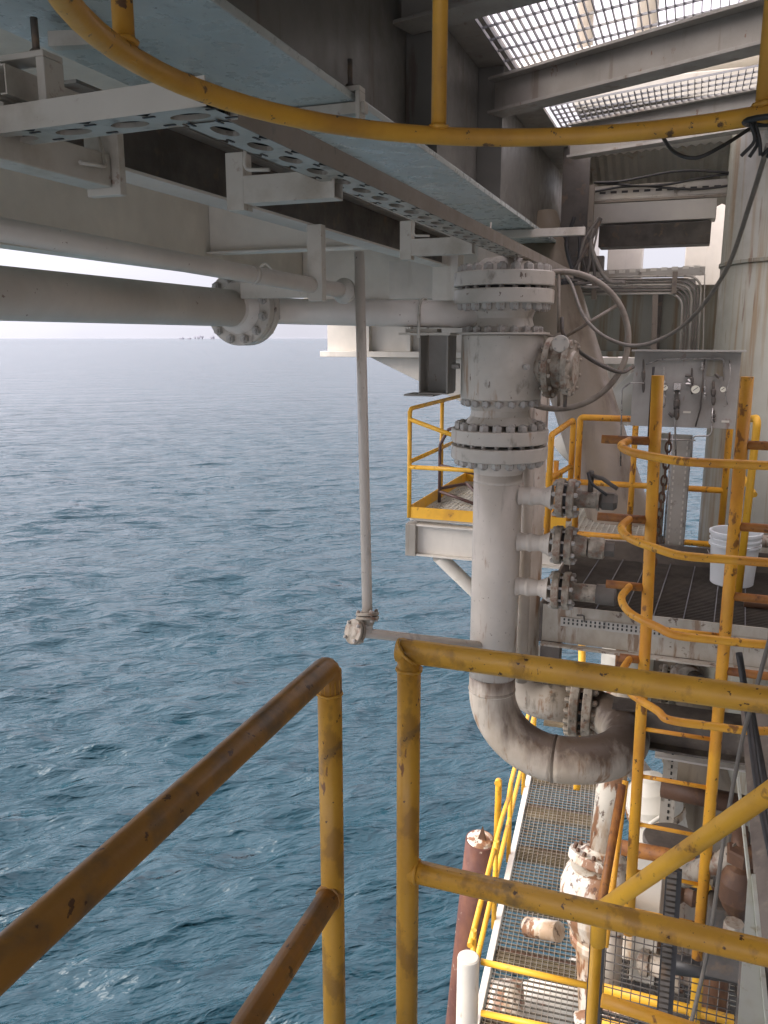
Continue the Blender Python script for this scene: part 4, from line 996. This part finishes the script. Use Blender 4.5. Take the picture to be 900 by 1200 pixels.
# ================================================================== NEAR LOWER DECK, BUCKET
dz = -.12; dy0, dy1 = 5.52, 6.95; dx0, dx1 = -.84, 2.2
t = thing('lower_deck', 'dark oily grating deck with a pale channel edge under the white bucket', 'deck', (dx0, dy0, dz))
mb = MB()
n = int((dy1 - dy0) / .033)
for k in range(n): mb.box(dx0 + .05, dx1, dy0 + .03 + k * .033, dy0 + .036 + k * .033, dz - .035, dz)
part('grating', mb, 'grating_dark', t)
mb = MB()
for k in range(14): mb.bar((dx0 + .17 + k * .19, dy0 + .03, dz + .003), (dx0 + .25 + k * .19, dy1, dz + .003), .007, .006)
part('tie_bar', mb, 'grating_grey', t)
mb = MB(); mb.box(dx0, dx1, dy0, dy0 + .012, dz - .26, dz + .01); mb.box(dx0, dx1, dy0 - .07, dy0 - .002, dz - .275, dz - .262)
part('channel', mb, 'channel', t, bevel=.002)
part('under_plate', MB().box(dx0 + .02, dx1, dy0 + .02, dy1, dz - .12, dz - .11), 'dark', t)
part('back_angle', MB().box(dx0, dx1, dy1, dy1 + .02, dz - .2, dz + .16), 'mottle', t)
part('end_plate', MB().box(dx0 - .02, dx0 - .002, dy0, dy1, dz - .27, dz + .02), 'mottle', t)
part('foot', MB().box(dx0 - .01, dx0 + .13, dy0 + .02, dy0 + .14, dz - .52, dz - .28), 'mottle', t, bevel=.004)
# perforated strip along the channel
a = at(657, 726, y=dy0 - .01); b = at(850, 751, y=dy0 - .01)
rail_ = MB().box(a.x, b.x + .6, dy0 - .012, dy0 - .003, a.z - .045, a.z + .02)
mb = MB()
for k in range(52):
    for zz in (-.022, .004): mb.box(a.x + .02 + k * .03, a.x + .032 + k * .03, dy0 - .015, dy0 - .0125, a.z + zz - .006, a.z + zz + .01)
part('perforated_strip', [(rail_, 'tray'), (mb, 'black')], None, t)
mb = MB().tube(fillet([at(676, 721, y=dy0 - .03), at(684, 721, y=dy0 - .03), at(685, 729, y=dy0 - .03)], .01), .006, 6); part('hook', mb, 'dark', t)
pb = at(857, 683, z=dz)
t = thing('bucket', 'white plastic bucket with a wire handle standing on the dark lower deck', 'bucket', pb)
mb = MB().lathe([(.148, 0), (.155, .006), (.172, .30), (.173, .302), (.187, .303), (.187, .318), (.175, .32), (.176, .345), (.184, .347), (.184, .357), (.177, .359), (.178, .385), (.189, .388), (.189, .41), (.18, .414), (.172, .41)], pb, AZ, 44, caps=False)
mb.lathe([(.172, .41), (.15, .02)], pb, AZ, 44, caps=False); mb.lathe([(.15, .02), (.001, .02)], pb, AZ, 44, caps=False)
part('body', mb, 'pail', t)
hd = [pb + V((-.19, -.02, .25)), pb + V((-.14, -.15, .20)), pb + V((-.02, -.20, .24)), pb + V((.05, -.185, .30)), pb + V((.17, -.1, .33))]
part('handle', MB().tube(spline(hd), .004, 6), 'steel', t)
a = at(885, 668, z=dz + .05)
solo('pipe_offcut', MB().tube([a + V((0, 0, .24)), a + V((.9, -.1, .24))], .05, 16), 'pipe_dirty', 'brownish horizontal pipe just right of the white bucket', 'pipe')
a = at(872, 704, z=dz + .04)
mb = MB().tube([a, a + V((.8, -.03, 0))], .045, 16); solo('pipe_offcut', mb, 'brown', 'rusty short pipe lying on the dark deck at the right edge below the bucket', 'pipe')

# ================================================================== LADDER
LY = 4.3; LXa, LXb = at(757, 740, y=LY).x, at(850, 740, y=LY).x
zt = at(770, 440, y=LY).z; zb = -1.62
t = thing('ladder', 'tall rusty orange-yellow caged ladder in front of the white bucket', 'ladder', (LXa, LY, zb))
LXa2, LXb2 = at(771, 440, y=LY).x, at(876, 440, y=LY).x
part('side_rail', MB().tube([(LXa2, LY, zt), (LXa, LY, .2), (LXa + .02, LY, zb)], .030, 18), 'ladder', t)
part('side_rail', MB().tube([(LXb2, LY, zt), (LXb, LY, .2), (LXb + .01, LY, zb - .05)], .030, 18), 'ladder', t)
for py in (735, 795, 855, 911, 968, 1024):
    p = at(760, py, y=LY); part('rung', MB().tube([(LXa + .02, LY, p.z), (LXb - .02, LY, p.z - .0)], .0115, 10), 'ladder', t)
W2 = .24; xm = (LXa + LXb) / 2
for py, ls, rs in ((516, 705, 1), (608, 700, 1), (687, 710, 1), (772, 726, 0)):
    p = at(738, py, y=LY); z = p.z
    xl = at(738, py, y=LY).x
    xl0 = xl; dxr = xm - xl; xr_ = xm + dxr
    fy_ = LY - .72
    loop = [V((xl, LY, z)), V((xl - .025, LY - .22, z)), V((xl + .03, LY - .44, z)), V((xl + .16, LY - .60, z)), V((xm - .05, LY - .68, z)), V((xm + .12, LY - .68, z)), V((xr_ + .05, LY - .66, z)), V((xr_ + .2, LY - .56, z)), V((xr_ + .3, LY - .38, z)), V((xr_ + .31, LY - .15, z)), V((xr_ + .28, LY, z))]
    part('cage_hoop', MB().tube(spline(loop, 6), .019, 14), 'ladder', t)
    part('hoop_stub', MB().tube([V((at(ls, py, y=LY).x, LY + .003, z)), V((LXa, LY + .003, z))], .022, 14), 'ladder_rust', t)
    part('hoop_stub', MB().tube([V((LXb, LY + .003, z)), V((xr_ + .38, LY + .003, z))], .022, 14), 'ladder_rust', t)
# chain hanging on the left rail
cm = MB(); ztop = at(772, 515, y=LY - .05).z; i = 0
cx = LXa2 + .075
zz = ztop
t = thing('chain', 'dark rusty chain hanging beside the left rail of the ladder', 'chain', (cx, LY, ztop))
while zz > at(765, 685, y=LY).z:
    cpt = V((cx - (ztop - zz) * .05, LY + .01, zz)); a_ = (1, 0, 0) if i % 2 else (0, 1, 0)
    A_ = V(a_); pts = [cpt + A_ * (.014 * math.cos(b)) + V((0, 0, .028 * math.sin(b))) for b in [2 * PI * k / 12 for k in range(12)]]
    part('link', MB().tube(pts, .0055, 6, closed=True), 'brown', t)
    zz -= .043; i += 1

# ================================================================== STAIR AND LOWER RIGHT, CLOSE
A = at(893, 935, t=1.95); B = at(703, 1067, t=2.55); d = (A - B).normalized()
t = thing('stair_handrail', 'bright yellow diagonal stair handrail rising to the right edge', 'handrail', V((B.x, B.y, -1)))
part('rail', MB().tube(fillet([V((B.x, B.y, B.z - .12)), B, A + d * 1.2], .05), .0245, 18), 'yellow', t)
part('post', MB().tube([V((B.x - .004, B.y, -1.6)), V((B.x - .004, B.y, B.z - .03))], .018, 18), 'yellow', t)
q = at(705, 1172, t=2.52); q2 = at(830, 1212, t=2.45)
part('mid_rail', MB().tube([q, q2 + (q2 - q)], .0205, 16), 'ladder', t, 'rusty orange mid rail')
# two brown uprights behind the handrail
t = thing('brown_upright', 'taller brown pipe upright below the U-bend, left of the ladder', 'post', at(705, 1060, t=4.6), 'brown pipe uprights beside the ladder')
part('pipe', MB().tube([at(729, 920, t=4.7), at(698, 1100, t=4.3)], .024, 14), 'ladder_rust', t)
t = thing('brown_upright', 'thinner rusty pipe upright squeezed between its neighbour and the ladder', 'post', at(720, 1060, t=4.9), 'brown pipe uprights beside the ladder')
part('pipe', MB().tube([at(733, 915, t=5.0), at(709, 1110, t=4.7)], .019, 14), 'ladder', t)
# stringer and mottled plate of the stair at right
s0 = at(880, 1000, t=2.9); s1 = at(882, 1215, t=1.75)
t = thing('stair_stringer', 'pale flaking stair stringer widening towards the bottom right corner', 'stringer', s1)
e = (s1 - s0).normalized()
part('plate', MB().prism([at(876, 1030, t=2.7), at(882, 1030, t=2.7), at(899, 1230, t=2.25), at(862, 1230, t=2.25)], (.004, .012, 0)), 'stringer', t, bevel=.001)
part('edge_flat', MB().bar(at(882, 1030, t=2.71), at(901, 1230, t=2.26), .012, .05), 'stringer', t)
m0 = at(853, 745, t=5.0)
pl = [at(868, 830, t=4.6), at(960, 815, t=4.2), at(960, 1215, t=3.0), at(898, 1215, t=3.0)]
n_ = (pl[1] - pl[0]).cross(pl[3] - pl[0]).normalized() * .03
solo('side_plate', MB().prism([pl[0], pl[1], pl[2], pl[3]], n_), 'mottle', 'big mottled brown steel plate along the right edge below the ladder hoops', 'plate')
pe0, pe1 = at(864, 905, t=4.45), at(896, 1190, t=3.02)
solo('plate_edge', MB().bar(pe0, pe1, .012, .03), 'stringer', 'thin pale edge strip down the left side of the mottled plate', 'edge strip')
# ropes and hoses hanging across
solo('hose', MB().tube(spline([at(903, 745, t=2.6), at(884, 815, t=2.65), at(868, 875, t=2.7), at(848, 985, t=2.75), at(830, 1110, t=2.8), at(806, 1215, t=2.85)]), .007, 10), 'cable', 'thin grey cable running down from right edge in front of the yellow handrail', 'cable')
solo('hose', MB().tube(spline([at(866, 765, t=3.4), at(876, 830, t=3.3), at(888, 920, t=3.0), at(906, 1010, t=2.7)]), .014, 10), 'black', 'black hose leaning down the right side, left of its twin', 'hose', 'black hoses at the right edge')
solo('hose', MB().tube(spline([at(880, 830, t=3.4), at(893, 900, t=3.3), at(912, 1000, t=3.0)]), .014, 10), 'black', 'black hose leaning down the right side, nearest the edge', 'hose', 'black hoses at the right edge')
solo('rod', MB().tube([at(876, 1110, t=3.4), at(869, 1215, t=3.3)], .028, 12), 'dark', 'dark dirty vertical pipe left of the pale stringer at the bottom', 'pipe')
# ribbed black strip and its mesh fence
t = thing('ribbed_strip', 'black ribbed vertical fender strip crossing behind the lower guardrail', 'strip', at(783, 1110, t=4.1))
p, q = at(790, 1018, t=4.05), at(777, 1215, t=4.1)
ax = (q - p).normalized(); sdv = ax.cross(V((0, 1, 0))).normalized()
rail_ = MB().bar(p, q, .076, .03, (0, 1, 0))
mb = MB(); n = 30; Lq = (q - p).length
for k in range(n):
    c_ = p + ax * (k + .5) * Lq / n; mb.obox(c_ + V((0, -.026, 0)) - sdv * .008, (ax, sdv, V((0, 1, 0))), (Lq / n * .32, .022, .012))
part('strip', [(rail_, 'black'), (mb, 'dark')], None, t)
yf = 4.35
a = at(712, 1085, y=yf); b = at(868, 1230, y=yf)
t = thing('mesh_fence', 'dark wire mesh fence panel behind the lower guardrail', 'fence', (a.x, yf, b.z))
mb = MB(); n = int((b.x - a.x) / .052)
for k in range(n + 1): mb.tube([(a.x + k * .052, yf, b.z - .5), (a.x + k * .052, yf, a.z)], .0035, 6)
m_ = int((a.z - b.z + .5) / .058)
for k in range(m_ + 1): mb.tube([(a.x, yf - .006, a.z - k * .058), (b.x, yf - .006, a.z - k * .058)], .0035, 6)
part('mesh', mb, 'dark', t)
part('frame', MB().bar((a.x - .05, yf, b.z - .5), (a.x - .05, yf, a.z + .05), .09, .03, (0, 1, 0)), 'black', t)
solo('black_pipe', MB().tube([at(775, 1128, t=4.7), at(878, 1142, t=4.6)], .055, 16), 'black', 'black horizontal pipe behind the ribbed strip at lower right', 'pipe')
# low yellow railing behind the mesh
t = thing('landing_railing', 'low yellow railing seen through the dark wire mesh', 'railing', at(780, 1180, t=5.6))
part('rail', MB().tube([at(705, 1158, t=5.6), at(860, 1196, t=5.3)], .034, 14), 'yellow', t)
part('toe_rail', MB().tube([at(705, 1200, t=5.6), at(860, 1238, t=5.3)], .035, 14), 'yellow', t)
t = thing('landing_railing', 'yellow post with a square elbow and top rail behind the ribbed strip', 'railing', at(823, 1090, t=4.9))
part('frame', MB().tube(fillet([at(795, 1030, t=5.0), at(829, 1036, t=4.9), at(822, 1100, t=4.9) , at(812, 1215, t=4.95)], .04), .033, 14), 'yellow', t)
solo('cross_pipe', MB().tube([at(728, 993, t=5.4), at(800, 1006, t=5.3), at(880, 1024, t=5.1)], .05, 16), 'ladder_rust', 'rusty orange pipe running across behind the ladder foot', 'pipe')
solo('cross_pipe', MB().tube([at(776, 923, t=6.3), at(872, 944, t=6.0)], .075, 18), 'brown', 'brown rusty horizontal pipe crossing the pale leg behind the ladder', 'pipe')
solo('cross_pipe', MB().tube([at(720, 1068, t=5.8), at(830, 1092, t=5.6)], .05, 16), 'ladder', 'dirty orange pipe low behind the ribbed strip', 'pipe')
# dark valve cluster at right
q = at(866, 1040, t=4.3); mb = MB()
t = thing('dark_valve', 'dark brown stained valve body beside the pale edge strip', 'valve', q)
part('body', MB().lathe([(.02, .16), (.07, .12), (.1, .04), (.1, -.06), (.07, -.13), (.05, -.18)], q, AZ, 24), 'brown', t)
part('stem', MB().tube([q + V((0, 0, .15)), at(866, 968, t=4.35)], .045, 16), 'brown', t)
part('nut', MB().hexn(q + V((0, 0, .16)), AZ, .085, .07), 'brown', t)
part('nut', MB().hexn(at(866, 985, t=4.35), AZ, .06, .05), 'dark', t)
part('outlet', MB().tube([q + V((0, 0, .2)), at(800, 1028, t=4.7)], .06, 16), 'fitting', t)
part('flange', MB().lathe([(.09, -.02), (.09, .02)], at(842, 1020, t=4.5), (1, -.1, 0), 24), 'dark', t)
part('handle', MB().tube(fillet([at(816, 1020, t=4.6), at(818, 1005, t=4.6), at(838, 1003, t=4.5), at(846, 1012, t=4.5)], .02), .016, 8), 'black', t)
part('lower_body', MB().box(q.x - .14, q.x + .06, q.y - .05, q.y + .12, q.z - .55, q.z - .12), 'dark', t, bevel=.02)
part('clamp', MB().lathe([(.05, 0), (.05, .12)], at(858, 1105, t=4.2), AZ, 8, False), 'fitting', t)
# vessels under the deck
vc = at(789, 984, t=6.0); 
t = thing('capped_vessel', 'white vessel with a dark brown round lid behind the ladder', 'vessel', (vc.x, vc.y, vc.z - 1.2))
part('lid', MB().lathe([(.215, -.035), (.215, 0), (.205, .008), (.001, .012)], vc, AZ, 40, caps=False), 'mottle', t)
part('body', MB().lathe([(.19, -1.5), (.19, -.04)], vc, AZ, 40), 'pipe_dirty', t)
part('collar', MB().lathe([(.205, -.12), (.205, -.038)], vc, AZ, 40), 'white', t)
wv = at(768, 1000, t=5.75); w2 = at(735, 1072, t=5.75)
solo('white_post', MB().box(w2.x + .04, wv.x + .06, wv.y, wv.y + .1, w2.z - 1.0, wv.z), 'white', 'white square post in front of the lidded vessel with orange rust at its foot', 'post', bevel=.006)
vc = at(768, 950, t=7.4)
t = thing('round_vessel', 'small cream round-ended vessel with thin tubing right of the U-bend', 'vessel', vc)
part('shell', MB().lathe([(.02, .36), (.12, .33), (.2, .24), (.25, .1), (.25, -.2), (.2, -.33), (.1, -.4), (.02, -.42)], vc + V((0, 0, 0)), (-.25, 0, 1), 36), 'white', t)
part('tubing', MB().tube(fillet([at(785, 915, t=7.1), at(780, 940, t=7.05), at(778, 955, t=7.05), at(762, 965, t=7.05), at(758, 980, t=7.05)], .05), .018, 8), 'white', t)
part('strap', MB().lathe([(.262, -.03), (.262, .03)], vc, (-.25, 0, 1), 36), 'white_rust', t)
a = at(752, 905, t=7.6); solo('diagonal_strut', MB().tube([at(730, 880, t=7.8), at(790, 960, t=7.6)], .11, 20), 'pale', 'pale diagonal strut behind the ladder, right of the U-bend', 'strut')
a, b = at(783, 872, t=6.9), at(776, 990, t=6.9)
t = thing('cable_channel', 'perforated pale vertical cable channel in front of the platform leg below deck', 'cable channel', b)
rail_ = MB().box(b.x - .04, b.x + .075, 6.7, 6.712, b.z - .5, a.z + .3)
mb = MB()
for k in range(20): mb.box(b.x + .02, b.x + .035, 6.695, 6.699, b.z + k * .06, b.z + k * .06 + .03)
part('channel', [(rail_, 'tray'), (mb, 'black')], None, t)
# beams and pipes directly below the lower deck
ibeam_x('deck_beam', 'dirty beam under the lower deck crossing behind the guardrail top rail', at(700, 862, y=6.0) + V((.1, 0, .0)), at(700, 862, y=6.0) + V((3.0, 0, .0)), .30, .2, 'mottle')
ibeam_x('deck_beam', 'pale beam with dark shadowed soffit right of the return bend', at(768, 880, y=6.75), at(768, 880, y=6.75) + V((2.6, 0, 0)), .34, .25, 'pale')
t = thing('under_deck_pipe', 'stained horizontal pipe with a flange just above the guardrail top rail', 'pipe', at(640, 775, y=6.6))
a = at(566, 766, y=6.3); b = at(780, 815, y=6.3)
pa = at(575, 776, y=6.4); pbq = V((1.3, 6.4, pa.z))
part('pipe', MB().tube([pa, pbq], .085, 24), 'pipe_dirty', t)
fx_ = at(783, 800, y=6.4).x
flange_pair(t, (fx_, 6.4, pa.z), (1, 0, 0), .17, .04, .02, 8, .018, 'fitting', 'fitting', n=28)
part('clamp', MB().box(at(640, 760, y=6.3).x, at(643, 760, y=6.3).x + .02, 6.2, 6.5, pa.z - .12, pa.z + .13), 'mottle', t)
solo('valve_cap', MB().lathe([(.05, -.1), (.11, -.06), (.13, 0), (.1, .05), (.02, .06)], at(805, 795, y=6.2), (.2, -1, .2), 24), 'fitting', 'round rusty cap end of a pipe just above the yellow top rail', 'pipe cap')
solo('bent_pipe', MB().tube(fillet([at(800, 760, y=6.3), at(802, 785, y=6.3), at(820, 800, y=6.1)], .05), .06, 16), 'dark', 'dark bent pipe hanging below the lower deck channel', 'pipe')
solo('pale_tank', MB().lathe([(.24, -.35), (.24, .1), (.2, .2)], at(735, 775, y=7.6), AZ, 30), 'white', 'white round tank seen under the lower deck left of the ladder', 'tank')
solo('stub_post', MB().tube([at(729, 758, y=6.0), at(727, 800, y=6.0)], .045, 14), 'ladder_rust', 'short rusty pipe stub under the deck between riser and ladder', 'post')
solo('thin_post', MB().tube([at(682, 752, t=10), at(682, 830, t=10), at(676, 915, t=10.6), at(676, 925, t=10.6)], .045, 10), 'yellow', 'slim yellow post standing beyond the U-bend over the water', 'post')

# landing below the ladder and its clutter
lz = -2.9
t = thing('lower_landing', 'dark dirty grated landing below the ladder behind the wire mesh', 'landing', (.5, 5.4, lz))
part('grating', grating(MB(), (-.25, 4.45, lz), (1, 0, 0), (0, 1, 0), 60, 46, .05, .05, .03, .006, .006), 'grating_dark', t)
part('edge_beam', MB().box(-.32, -.27, 4.4, 6.8, lz - .2, lz + .02), 'mottle', t)
for (pa_, pb_, r_, m_, fr_, lab) in (
    ((722, 1010, 5.9), (716, 1150, 5.9), .07, 'pipe_dirty', .5, 'stained upright pipe with a flange behind the brown uprights'),
    ((842, 1050, 5.6), (836, 1200, 5.6), .085, 'brown', .35, 'brown upright pipe with a flange right of the yellow elbow post'),
    ((755, 1128, 5.9), (838, 1150, 5.7), .075, 'pipe_dirty', .45, 'stained horizontal pipe with a flange behind the wire mesh')):
    a_, b_ = at(*pa_[:2], t=pa_[2]), at(*pb_[:2], t=pb_[2]); dd = (b_ - a_).normalized()
    t = thing('flanged_pipe', lab, 'pipe', b_)
    part('pipe', MB().tube([a_, b_], r_, 18), m_, t)
    flange_pair(t, a_.lerp(b_, fr_), dd, r_ * 1.9, .03, .015, 8, .016, 'fitting', 'brown', n=24)
    part('cap', MB().lathe([(r_ * 1.25, -.03), (r_ * 1.25, .02), (r_ * .6, .05)], a_, -dd, 18), 'fitting', t)
t = thing('small_valve', 'small dark valve with a black handwheel below the rusty cross pipe', 'valve', at(812, 1050, t=5.2))
q = at(812, 1050, t=5.2)
part('body', MB().lathe([(.04, -.14), (.08, -.12), (.08, -.08), (.05, -.05), (.07, 0), (.05, .05), (.08, .08), (.08, .12), (.04, .14)], q, (1, -.1, 0), 18), 'brown', t)
part('stem', MB().tube([q, q + V((0, -.05, .16))], .015, 8), 'dark', t)
part('wheel', MB().tube([q + V((.07 * math.cos(a), -.05 + .02 * math.sin(a), .16 + .06 * math.sin(a))) for a in [2 * PI * k / 20 for k in range(20)]], .008, 6, closed=True), 'black', t)

# ================================================================== LOWER WALKWAY BY THE WATER
wz = -5.0
n0, n1 = at(566, 1190, z=wz), at(626, 900, z=wz)          # left edge near / far
u_ = V((n1.x - n0.x, n1.y - n0.y, 0)); LW = u_.length; u_.normalize(); v_ = V((u_.y, -u_.x, 0))
O = n0 - u_ * 2.2; LW += 2.2 + 1.2
t = thing('lower_walkway', 'long grated walkway low above the water at bottom right', 'walkway', O)
mb = MB(); sp = .07
for k in range(int(LW / sp)):
    c_ = O + u_ * k * sp + v_ * .55; mb.obox(c_ - V((0, 0, .015)), (u_, v_, AZ), (.0028, .55, .012))
for k in range(19):
    c_ = O + u_ * LW / 2 + v_ * (.03 + k * .06); mb.obox(c_ - V((0, 0, .008)), (u_, v_, AZ), (LW / 2, .0035, .007))
part('grating', mb, 'grating', t)
def wp(a, b, z=0): return O + u_ * a + v_ * b + V((0, 0, z))
part('side_beam', MB().bar(wp(0, -.05, -.09), wp(LW, -.05, -.09), .07, .24), 'white', t, 'white edge beam', bevel=.004)
part('side_beam', MB().bar(wp(0, 1.15, -.12), wp(LW, 1.15, -.12), .06, .2), 'white_rust', t, bevel=.004)
for k in range(9):
    part('cross_beam', MB().bar(wp(1.2 + k * 1.0, 0, -.1), wp(1.2 + k * 1.0, 1.12, -.1), .13, .1), 'brown', t, bevel=.004)
for k in range(10):
    mb = MB()
    for j in range(8):
        c_ = O + u_ * (.9 + k * 1.0 + j * .032) + v_ * .55; mb.obox(c_ - V((0, 0, .03)), (u_, v_, AZ), (.003, .55, .03))
    for b_ in (.06, .55, 1.04): mb.obox(O + u_ * (.9 + k * 1.0 + .112) + v_ * b_ - V((0, 0, .05)), (u_, v_, AZ), (.12, .004, .012))
    part('tread_band', mb, 'tread', t)
t = thing('walkway_railing', 'yellow double railing down the seaward side of the low walkway', 'railing', wp(0, -.1))
def yt(pts, r=.029, nm='rail', f=.05): part(nm, MB().tube(fillet(pts, f), r, 12), 'yellow', t)
yt([wp(LW, -.1, 1.05), wp(4.9, -.1, 1.05), wp(4.7, -.1, .95), wp(4.2, -.12, .95), wp(2.0, -.12, .95)], nm='top_rail')
yt([wp(LW, -.1, .55), wp(4.9, -.1, .55), wp(2.0, -.1, .5)], nm='mid_rail')
for a in (2.1, 3.6, 4.9, 6.6, 8.2, 9.6):
    if a < LW: yt([wp(a, -.1, -.1), wp(a, -.1, 1.05)], nm='post')
yt([wp(4.6, -.22, -.1), wp(4.6, -.22, 1.25), wp(4.5, -.22, 1.25)], .042, 'tall_post')
# near gate rails and white bollard post
bp = at(549, 1122, t=7.4)
solo('white_bollard', MB().lathe([(.001, .012), (.085, .01), (.098, 0), (.1, -.02), (.1, -2.6)], bp, AZ, 32, caps=False), 'white', 'white round-topped pipe post at the bottom, in front of the low walkway', 'post')
t = thing('gate_rail', 'two yellow cross rails closing the near end of the low walkway', 'railing', at(630, 1170, t=7.4))
part('rail', MB().tube([at(564, 1127, t=7.45), at(692, 1156, t=7.1)], .028, 14), 'yellow', t)
part('rail', MB().tube([at(564, 1187, t=7.45), at(692, 1214, t=7.1)], .028, 14), 'yellow', t)
# rusted pile stub in the water
pt = at(563, 984, t=10.5); pbm = at(546, 1130, t=11.2)
t = thing('pile_stub', 'dark red rusted pile stub with a torn white top rising from the sea', 'pile', V((pt.x, pt.y, SEA_Z)))
e = (pbm - pt).normalized()
ell = V((pt.x - .0, pt.y, SEA_Z - 1)); 
bot = pt + (pbm - pt) * 4.2
part('pipe', MB().tube([pt, pt + (bot - pt) * .15, bot], .19, 28), 'pile_rust', t)
part('cap', MB().lathe([(.175, -.0), (.15, .03), (.04, .05)], pt - e * .002, -e, 18), 'white_rust', t)
mb = MB().add([pt + V(q) for q in ((-.03, -.06, .02), (.08, -.05, .02), (.03, -.05, .22), (-.03, 0, .02), (.08, 0, .02), (.03, -.02, .22), (.1, -.05, -.25), (.04, -.14, -.2))], [(0, 1, 2), (3, 4, 5), (0, 1, 4, 3), (1, 2, 5, 4), (2, 0, 3, 5), (0, 1, 6, 7)])
part('torn_tab', mb, 'brown', t)
# rust-streaked white caisson riser beside the walkway
t = thing('caisson', 'bulky white caisson blistered with orange rust, with a bolted collar', 'caisson', at(690, 1090, t=7.6))
k0 = at(718, 905, t=7.6); k1 = at(708, 998, t=7.6); k2 = at(672, 1165, t=7.6)
d0 = (k1 - k0).normalized(); d1 = V((k2 - k1)).normalized()
part('upper_pipe', MB().tube([k0 - d0 * .8, k1 + d0 * .05], .135, 30), 'white_rust', t)
cc = at(703, 1008, t=7.6); ax = V((-.12, -.35, -1)).normalized()
fl = part('collar', MB().lathe([(.15, -.10), (.20, -.05), (.285, -.045), (.29, -.03), (.29, .03), (.285, .04)], cc, ax, 40), 'white_rust', t)
bolts(fl, cc - ax * .046, -ax, .243, 16, .002, .022, 'brown', both=False)
part('body', MB().lathe([(.27, .042), (.32, .1), (.37, .22), (.385, .36), (.37, .5), (.31, .66), (.29, .72), (.31, .74), (.31, .80), (.28, .82), (.26, .9), (.26, 3.5)], cc, V((.10, -.06, -1)), 44), 'white_rust', t)
e2 = at(640, 1088, t=7.9)
solo('pipe_stub', MB().tube([at(618, 1086, t=8.6), at(655, 1092, t=8.3)], .1, 18), 'white_rust', 'pale rusty pipe end lying on the low walkway beside the caisson', 'pipe')
# pale deck pieces below the walkway
a = at(600, 1175, z=-6.6)
t = thing('boat_fender', 'big pale chalky tube under the near end of the low walkway', 'tube', a)
part('tube', MB().tube([at(585, 1205, z=-6.8), at(690, 1150, z=-6.6), at(800, 1095, z=-6.4)], .33, 28), 'white', t)
part('end_post', MB().tube([at(590, 1150, z=-6.0), at(595, 1230, z=-6.6)], .24, 24), 'white_rust', t)
# rocks / flaking white lump behind the mesh
q = at(738, 1110, t=6.4)
t = thing('pump_body', 'white painted pump body with rusty edges behind the wire mesh', 'pump', q)
part('casing', MB().lathe([(.05, -.22), (.17, -.16), (.21, 0), (.19, .12), (.12, .2), (.05, .22)], q, (.3, -.6, .8), 20), 'white_rust', t)
part('foot', MB().prism([q + V((-.1, -.1, -.1)), q + V((.12, -.12, -.18)), q + V((.05, -.1, -.5)), q + V((-.12, -.1, -.45))], (0, .14, 0)), 'white', t)
part('flange', MB().lathe([(.16, -.02), (.16, .03)], q + V((.2, -.1, -.22)), (.8, -.4, -.3), 24), 'white_rust', t)
q = at(740, 1188, t=6.3)
solo('pipe_elbow', MB().tube(fillet([q + V((-.4, 0, -.2)), q, q + V((.1, .2, .35))], .15), .07, 16), 'white_rust', 'small white rusty pipe elbow low behind the wire mesh', 'pipe')
mb = MB().lathe([(.26, -2), (.26, .0), (.22, .03)], at(815, 1130, t=7.0), AZ, 30); solo('cream_post', mb, 'leg', 'cream pitted round post behind the ribbed strip and mesh', 'post')
mb = MB().lathe([(.16, -2.5), (.16, .0)], at(806, 1008, t=6.2), AZ, 24); solo('tan_post', mb, 'pipe_dirty', 'dirty tan round post under the diagonal handrail', 'post')

# sea haze: one even volume of air round the whole scene
hz = MB().box(-23000, 23000, -23000, 23000, SEA_Z - 1.5, 8)
hm = bpy.data.materials.new('haze'); hm.use_nodes = True; hn = hm.node_tree
for n_ in list(hn.nodes):
    if n_.type == 'BSDF_PRINCIPLED': hn.nodes.remove(n_)
pv = hn.nodes.new('ShaderNodeVolumePrincipled'); pv.inputs['Density'].default_value = 0.000006; pv.inputs['Color'].default_value = (.60, .62, .70, 1)
hn.links.new(pv.outputs[0], hn.nodes['Material Output'].inputs['Volume'])
ho_ = link_mesh('haze', hz, hm, V()); ho_['kind'] = 'stuff'; ho_['label'] = 'thin pale sea haze'

# ------------------------------------------------------------------ render settings
scene.view_settings.view_transform = 'Standard'; scene.view_settings.look = 'None'
scene.view_settings.exposure = EXPOSURE; scene.view_settings.gamma = 1.0
scene.render.engine = 'CYCLES'
scene.cycles.max_bounces = 6; scene.cycles.diffuse_bounces = 3; scene.cycles.caustics_reflective = True; scene.cycles.blur_glossy = 2.0; scene.cycles.sample_clamp_indirect = 4.0; scene.cycles.caustics_refractive = False
